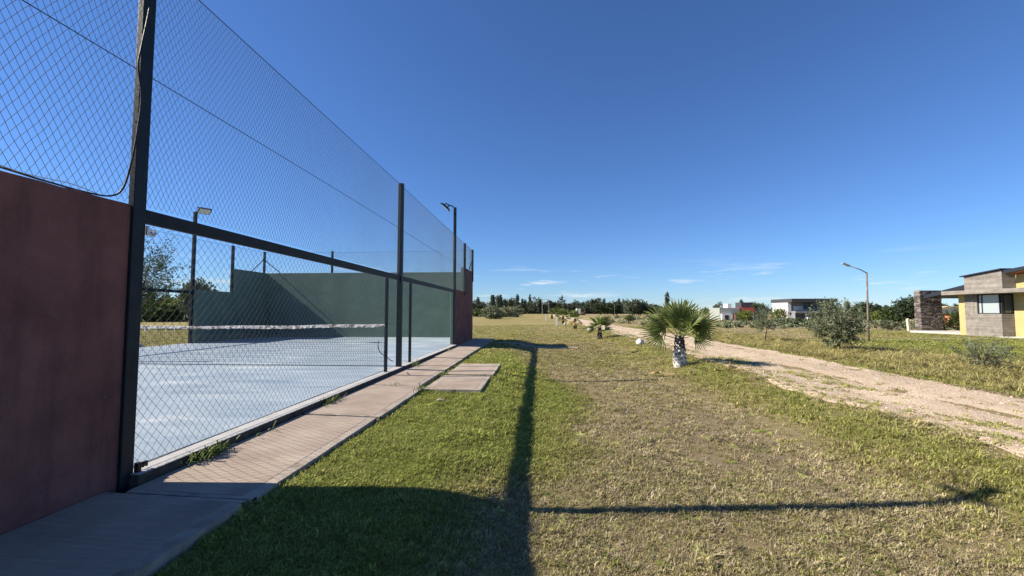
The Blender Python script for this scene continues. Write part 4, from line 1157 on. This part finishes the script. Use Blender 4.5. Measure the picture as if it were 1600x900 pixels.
for px, zc, sc, mi, lb in [(768, 82, (1.25, 1.25, 1.25), 3, 'loose grey green bush at the left edge of the far lawn'),
                           (776, 84, (1.0, 1.0, .9), 1, 'pale straw bush in front of the trees on the far lawn'),
                           (790, 108, (1.5, 1.5, 1.25), 1, 'pale flowering bush at the foot of the far trees'),
                           (803, 112, (1.6, 1.6, 1.3), 3, 'rounded pale green bush right of the flowering bush'),
                           (752, 116, (1.9, 1.9, 1.1), 0, 'green bush next to the far end of the terracotta wall'),
                           (1217, 88, (.9, .9, 1.3), 2, 'lime green small tree in front of the white house wall'),
                           (1374, 92, (1.2, 1.2, 1.1), 2, 'yellow green bush in front of the cream building'),
                           (1395, 88, (1.5, 1.5, 1.5), 0, 'green bushy tree right of the yellow green bush'),
                           (1362, 95, (2.2, 1.6, .95), 0, 'wide dark hedge bush under the cream building'),
                           (1164, 84, (.9, .9, 1.15), 2, 'lime green bush by the grey and red house'),
                           (1240, 55, (1.6, 1.0, .45), 0, 'low green bush on the bank below the balcony house'),
                           (1222, 52, (.9, .9, .45), 3, 'low dull bush on the bank left of the green one'),
                           (1254, 56, (.8, .8, .42), 3, 'small dull bush on the bank just left of the bushy olive'),
                           (1262, 55, (.8, .8, .4), 0, 'small dark bush on the bank, half behind the bushy olive'),
                           (984, 62, (.5, .5, .45), 0, 'tiny dark weed clump in the dry field left of the nearest palm'),
                           (262, 62, (2.0, 2.0, 1.6), 2, 'yellow green bush behind the net on the left lawn'),
                           (279, 66, (2.2, 2.2, 1.75), 0, 'green bush left of the far left floodlight pole'),
                           (243, 60, (2.0, 2.0, 1.5), 0, 'green bush beside the tall feathery tree'),
                           (291, 70, (1.9, 1.9, 1.5), 0, 'green bush directly behind the far left floodlight pole')]:
    x, y = polar(px, zc)
    far_tree('bush', x, y, lb, shrub_m[mi], .9, .08, sc, 'bush', rz=px*.7)

# trees close behind the far left wall
for px, zc, lb in ((308, 58, 'tree crown showing above the step of the far green wall'), (330, 66, 'small tree crown peeping over the low far green wall')):
    x, y = polar(px, zc)
    far_tree('round_tree', x, y, lb, round_m[0], 2.4, .15, (.6, .6, 1.02) if px == 308 else (.7, .7, .82), rz=1.3)

# ------------------------------------------------------------------ grass (instanced tufts), gravel stones, weeds
M['blade'] = leaf_mat('grass_blade', (.55, .55, .55), (1.25, 1.25, 1.15), .35, instancer=True, rough=.7)
def tuft_mesh(seed, n, rad, h0, h1, w=.0036, lean=.55):
    r = random.Random(seed); mb = MB(); tint = []
    for i in range(n):
        a = r.uniform(0, 6.28); d = rad*math.sqrt(r.random()); b = Vector((math.cos(a)*d, math.sin(a)*d, -.006))
        a2 = r.uniform(0, 6.28); h = r.uniform(h0, h1); ln = lean*h*r.uniform(.3, 1.9)
        dr = Vector((math.cos(a2), math.sin(a2), 0)); sd = Vector((-dr.y, dr.x, 0))*w*r.uniform(.7, 1.3)
        m_ = b + dr*ln*.38 + Vector((0, 0, h*.6)); t = b + dr*ln + Vector((0, 0, h*r.uniform(.7, 1.0)))
        mb.add([b - sd*.8, b + sd*.8, m_ + sd*.8, m_ - sd*.8, t], [(0, 1, 2, 3), (3, 2, 4)])
        tint += [r.random()]*5
    me = mb.mesh('grass_tuft', M['blade']); a_ = me.attributes.new('tint', 'FLOAT', 'POINT'); a_.data.foreach_set('value', tint)
    return me
def source(me): return bpy.data.objects.new(me.name, me)       # never linked to the scene: only instanced
tufts = [source(tuft_mesh(k, 15, .035, .022, .05)) for k in range(4)] + [source(tuft_mesh(10+k, 12, .035, .010, .028, .0034, 1.6)) for k in range(3)] + [source(tuft_mesh(20+k, 16, .05, .12, .30, .0042, .5)) for k in range(3)] + [source(tuft_mesh(40+k, 9, .012, .008, .028, .011, 2.6)) for k in range(2)]

def scatter(name, P, rot, scl, idx, colr, sources, label, cat):
    me = bpy.data.meshes.new(name); me.from_pydata(P.tolist(), [], [])
    for nm, ty, dt in (('irot', 'FLOAT_VECTOR', rot), ('iscl', 'FLOAT_VECTOR', scl)):
        a = me.attributes.new(nm, ty, 'POINT'); a.data.foreach_set('vector', dt.astype(np.float32).ravel())
    a = me.attributes.new('iidx', 'INT', 'POINT'); a.data.foreach_set('value', idx.astype(np.int32))
    a = me.attributes.new('icol', 'FLOAT_COLOR', 'POINT'); a.data.foreach_set('color', np.concatenate([colr, np.ones((len(colr), 1))], 1).astype(np.float32).ravel())
    o = link(name, me)
    ng = bpy.data.node_groups.new(name + '_nodes', 'GeometryNodeTree')
    ng.interface.new_socket('Geometry', in_out='INPUT', socket_type='NodeSocketGeometry')
    ng.interface.new_socket('Geometry', in_out='OUTPUT', socket_type='NodeSocketGeometry')
    gi = ng.nodes.new('NodeGroupInput'); go = ng.nodes.new('NodeGroupOutput')
    join = ng.nodes.new('GeometryNodeJoinGeometry'); iop = ng.nodes.new('GeometryNodeInstanceOnPoints')
    for s in reversed(sources):
        oi = ng.nodes.new('GeometryNodeObjectInfo'); oi.inputs['Object'].default_value = s; oi.inputs['As Instance'].default_value = True
        ng.links.new(oi.outputs['Geometry'], join.inputs[0])
    def NA(nm, ty):
        n = ng.nodes.new('GeometryNodeInputNamedAttribute'); n.data_type = ty; n.inputs['Name'].default_value = nm
        return [q for q in n.outputs if q.enabled][0]
    ng.links.new(gi.outputs[0], iop.inputs['Points']); ng.links.new(join.outputs[0], iop.inputs['Instance'])
    iop.inputs['Pick Instance'].default_value = True
    ng.links.new(NA('iidx', 'INT'), iop.inputs['Instance Index'])
    e2r = ng.nodes.new('FunctionNodeEulerToRotation'); ng.links.new(NA('irot', 'FLOAT_VECTOR'), e2r.inputs[0])
    ng.links.new(e2r.outputs[0], iop.inputs['Rotation']); ng.links.new(NA('iscl', 'FLOAT_VECTOR'), iop.inputs['Scale'])
    ng.links.new(iop.outputs[0], go.inputs[0])
    md = o.modifiers.new('scatter', 'NODES'); md.node_group = ng
    return tag(o, label, cat, kind='stuff')

def sample_view(n, r0, r1, p, a0=-1.25, a1=1.3, seed=1):
    """points round the camera, area density falling as distance**-p"""
    r = np.random.default_rng(seed); u = r.uniform(0, 1, n); q = 2 - p
    rad = (r0**q + u*(r1**q - r0**q))**(1/q) if abs(q) > 1e-6 else r0*(r1/r0)**u
    a = r.uniform(a0, a1, n)
    return CX + np.sin(a)*rad, CY + np.cos(a)*rad, rad
x1, y1, d1 = sample_view(78000, .8, 4.8, .35, seed=1)
x2, y2, d2 = sample_view(120000, 4.8, 46, 2.05, seed=2)
X = np.concatenate([x1, x2]); Y = np.concatenate([y1, y2]); D = np.concatenate([d1, d2])
# spatial lookup of the greenness on the ground mesh
def gl(A, x, y):
    i = np.clip(np.searchsorted(gx, x) - 1, 0, nx - 2); j = np.clip(np.searchsorted(gy, y) - 1, 0, ny - 2)
    tx = (x - gx[i])/(gx[i+1]-gx[i]); ty = (y - gy[j])/(gy[j+1]-gy[j])
    return A[j, i]*(1-tx)*(1-ty) + A[j, i+1]*tx*(1-ty) + A[j+1, i]*(1-tx)*ty + A[j+1, i+1]*tx*ty
G = gl(Gg, X, Y); S = gl(Gs, X, Y)
el = np.interp(Y, ry, rl); er = np.interp(Y, ry, rr)
rn = np.random.default_rng(12)
U = rn.uniform(0, 1, len(X))
edge_in = np.minimum(X - el, er - X)
pedge = np.where(Y < 16.75, .935 + .11*(Y < 4.18) + .03*np.sin(Y*7.3), -99)
on_court = (X > -10.3) & (X < pedge) & (Y > -4.3) & (Y < 16.8)
on_slab = (X > 1.1) & (X < 2.08) & (((Y > 4.02) & (Y < 5.51)) | ((Y > 5.73) & (Y < 7.49)))
strp = (X > 1.2) & (X < 4.7) & (np.abs(Y - 14.85) < .26)
on_house = (X > 26.2) & (Y > 11) & (Y < 27.2)
on_fp = (np.abs(Y - 18.3 - (X-15.8)*.04) < .2) & (X > 15.6)
# stray grass grows onto the road's near edge in drifts
drift = np.zeros(len(X)); nr = (edge_in > 0) & (Y < 40); drift[nr] = vnoise(X[nr], Y[nr]*.3, 1.9, 33.0)
keep = ~(on_court | on_slab | on_house | on_fp)
keep &= ~(strp & (U > .08))
road = edge_in > 0
near_e = (X - el)
keep &= ~road | ((U < .34*np.exp(-near_e/.5)) | (U < .95*np.clip((drift + .10)*3.6, 0, 1)*np.exp(-((X - 8.25)/.45)**2)) | (U < .5*np.clip((drift - .22)*4, 0, 1)*(near_e < 2.2)) | (U < .12*np.exp(-(er - X)/.25)) | (U < .012))
bare = np.zeros(len(X)); nb = (D < 16); bare[nb] = vnoise(X[nb], Y[nb], 2.3, 71.0) + .5*vnoise(X[nb], Y[nb], 6.5, 72.0)
keep &= (U > S*.50) & ((bare > -.52) | (U > .8) | (G > .75))
clump_ = np.clip(1 + .55*bare, .7, 1.45)[keep]
X, Y, D, G, S, U, road = X[keep], Y[keep], D[keep], G[keep], S[keep], U[keep], road[keep]
Zt = zsurf(X, Y)
Zt[road] += np.array([road_lift(a_, b_) for a_, b_ in zip(X[road], Y[road])])
n = len(X); rn = np.random.default_rng(13)
G = np.where(road, .62, G)
g2 = np.clip(G + rn.normal(size=n)*.22, 0, 1)
tall = ((X > 11.2) & (X < 15.5) & (Y < 30) & (rn.uniform(0, 1, n) < .30)) | ((np.abs(X - 6.9) < .6) & (rn.uniform(0, 1, n) < .012))
idx = np.where(g2 > .42, rn.integers(0, 4, n), rn.integers(4, 7, n)); idx = np.where((g2 <= .42) & (rn.uniform(0, 1, n) < .3), rn.integers(0, 4, n), idx)
idx = np.where(tall, rn.integers(7, 10, n), idx)
ros = (~tall) & (D < 14) & (rn.uniform(0, 1, n) < .012); idx = np.where(ros, rn.integers(10, 12, n), idx)
green = np.array([.40, .425, .105]); lush = np.array([.27, .315, .068]); straw = np.array([.62, .53, .345]); brown = np.array([.33, .26, .165]); olive = np.array([.355, .325, .125])
mixv = rn.uniform(0, 1, n)[:, None]
dryc = straw*(mixv) + brown*(1-mixv)
grc = green*(mixv) + lush*(1-mixv)
midc = olive*(.75 + .5*mixv)
t = g2[:, None]
C = np.where(t < .45, dryc + (midc - dryc)*(t/.45), midc + (grc - midc)*((t-.45)/.55))
C = np.where((tall & (X > 11))[:, None], straw*(.7+.3*mixv)*np.array([.92, .92, .62])*(1-.8*t) + olive*(.7+.5*mixv)*.8*t, C)
C = np.where(ros[:, None], lush*(.6 + .9*mixv) + straw*.25*(mixv > .7), C)
C = np.clip(C * rn.uniform(.8, 1.2, n)[:, None], 0, 1)
sc = np.clip((D/4.4)**.66, .74, 3.4) * rn.uniform(.7, 1.3, n) * clump_
sc = sc * np.where(rn.uniform(0, 1, n) < .03, 1.5, 1.0) * np.where((Y < 17) & (X > .9) & (X < 1.16), 1.45, 1.0) * np.where((X > 1.1) & (X < 2.1) & (np.abs(Y - 5.62) < .12), .75, 1.0)
szv = np.minimum(sc, 1.5) * .86 * np.where(road, .6, 1.0)
scl = np.stack([sc, sc, szv], 1)
scl = np.where(tall[:, None], scl*np.array([.7, .7, .42]), scl)
rot = np.stack([rn.normal(size=n)*.1, rn.normal(size=n)*.1, rn.uniform(0, 6.28, n)], 1)
scatter('grass', np.stack([X, Y, Zt], 1), rot, scl, idx, C, tufts, 'short mixed green and dry grass covering the lawn and verges', 'grass')

# loose stones on the road
M['pebble'] = leaf_mat('road_pebble', (.7, .7, .7), (1.2, 1.2, 1.2), .0, instancer=True, rough=.9)
def pebble(seed):
    import bmesh
    bm = bmesh.new(); bmesh.ops.create_icosphere(bm, subdivisions=1, radius=.016)
    for v in bm.verts: v.co *= 1 + .35*mnoise.noise(v.co*60 + Vector((seed*7, 0, 0))); v.co.z *= .6
    me = bpy.data.meshes.new('pebble'); bm.to_mesh(me); bm.free(); me.materials.append(M['pebble'])
    me.attributes.new('tint', 'FLOAT', 'POINT').data.foreach_set('value', [random.random()]*len(me.vertices))
    return me
peb = [source(pebble(k)) for k in range(4)]
xr, yr, dr_ = sample_view(90000, 4.2, 40, 1.9, .25, 1.25, seed=5)
el = np.interp(yr, ry, rl); er = np.interp(yr, ry, rr)
k = (xr > el - .25) & (xr < er + .15)
xr, yr, dr_ = xr[k], yr[k], dr_[k]; n = len(xr)
tn = rn.uniform(0, 1, n)[:, None]
pc = np.array([.30, .205, .135])*(1-tn) + np.array([.60, .48, .35])*tn
s = rn.uniform(.2, .62, n)*np.clip((dr_/6)**.35, .8, 1.6)*np.where(rn.uniform(0, 1, n) < .03, 2.4, 1.0)
scatter('gravel', np.stack([xr, yr, zsurf(xr, yr) + np.where((xr > el[k]) & (xr < er[k]), np.array([road_lift(a_, b_) for a_, b_ in zip(xr, yr)]), .0)], 1), np.stack([rn.uniform(0, 1, n), rn.uniform(0, 1, n), rn.uniform(0, 6.28, n)], 1), np.stack([s, s, s], 1), rn.integers(0, 4, n), pc, peb, 'loose pinkish gravel stones strewn over the road', 'gravel')

# weeds in the joint between slab and path
M['weed'] = leaf_mat('weed_leaf', (.06, .10, .02), (.16, .20, .05), .3)
def weed(loc, label, n, h, spread, seed, low=.0):
    r = random.Random(seed); mb = MB(); tint = []
    for i in range(n):
        a = r.uniform(0, 6.28); L = h*r.uniform(.6, 1.3); el_ = r.uniform(.05, 1.1)
        b = Vector((r.gauss(0, spread*.35), r.gauss(0, spread), 0)); d = Vector((math.cos(a)*math.cos(el_), math.sin(a)*math.cos(el_), math.sin(el_)))
        if d.x < -.2: d.x *= -.5
        sd = d.cross(Vector((0, 0, 1))).normalized()*.0055*r.uniform(.7, 1.4)
        p = [b, b + d*L*.4 + Vector((0, 0, .01)), b + d*L*.8, b + d*L + Vector((0, 0, -.25*L))]
        p = [Vector((q.x, q.y, max(q.z, .004))) for q in p]
        mb.add([p[0]-sd*.5, p[0]+sd*.5, p[1]+sd, p[1]-sd, p[2]+sd*.8, p[2]-sd*.8, p[3]], [(0, 1, 2, 3), (3, 2, 4, 5), (5, 4, 6)]); tint += [r.random()]*7
    me = mb.mesh('weed', M['weed']); me.attributes.new('tint', 'FLOAT', 'POINT').data.foreach_set('value', tint)
    o = link('weed', me); o.location = loc
    return tag(o, label, 'weed', 'weeds along the slab joint')
weed((.14, .62, -.062), 'sprawling clump of grassy weed at the foot of the netting, nearest the shade', 140, .12, .10, 1)
weed((.13, 1.25, -.062), 'thin trailing weed strand in the joint, just past the sprawling clump', 10, .09, .14, 2)
weed((.13, 2.78, -.062), 'leafy weed tuft in the joint about halfway to the gate', 90, .11, .13, 3)
weed((.13, 6.75, -.062), 'small weed tuft at the foot of the farther gate post', 46, .14, .22, 4)
weed((.11, 10.3, -.04), 'sparse weed in the joint between the gate and the far wall', 22, .13, .3, 5)
weed((.55, 4.18, -.07), 'tiny weed growing in the path joint before the paving slabs', 14, .07, .08, 6)
weed((1.03, 5.7, -.12), 'grass tuft in the gap between path and paving slabs', 50, .10, .12, 7)

weed((1.07, 3.9, -.135), 'spiky tall grass tuft at the near corner of the paving slabs', 60, .16, .10, 8)
weed((1.5, 3.93, -.15), 'low grass tuft along the near edge of the paving slabs', 40, .11, .2, 9)
st_ = boulder((1.55, 3.35), .05, 'small pale stone lying in the green grass before the paving slabs', 21.0)
del st_['group']; st_.name = 'small_stone'; st_['category'] = 'stone'
st_.data.materials[0] = M['stonewall_pale']; st_.scale = (1.3, .8, .6); st_.location.z -= .012

# low scrub dotted over the rough field beyond the road
r = np.random.default_rng(77); Ps = []; Ns = []; Ts = []
for k in range(210):
    px = r.uniform(940, 1500); zc = r.uniform(34, 120)
    x, y = polar(px, zc)
    if x < 12.5 or (26 < x < 38 and y < 32) or (60 < x < 76 and 96 < y < 112) or (44 < x < 60 and 95 < y < 106): continue
    h = r.uniform(.18, .6); rad = r.uniform(.3, .9)
    P, N_, t, cc = clumps(r, 10, 9, (x, y, zs(x, y) + h*.4), (rad, rad, h*.6), .12, .2)
    Ps.append(P); Ns.append(N_); Ts.append(t*.6 + r.uniform(-.1, .5))
sc_ = link('scrub', leaves_mesh('scrub', np.concatenate(Ps), np.concatenate(Ns), .26, .5, M['olive'], 6, 1.0, np.concatenate(Ts)))
tag(sc_, 'low dull green scrub dotted over the rough field beyond the road', 'scrub', kind='stuff')
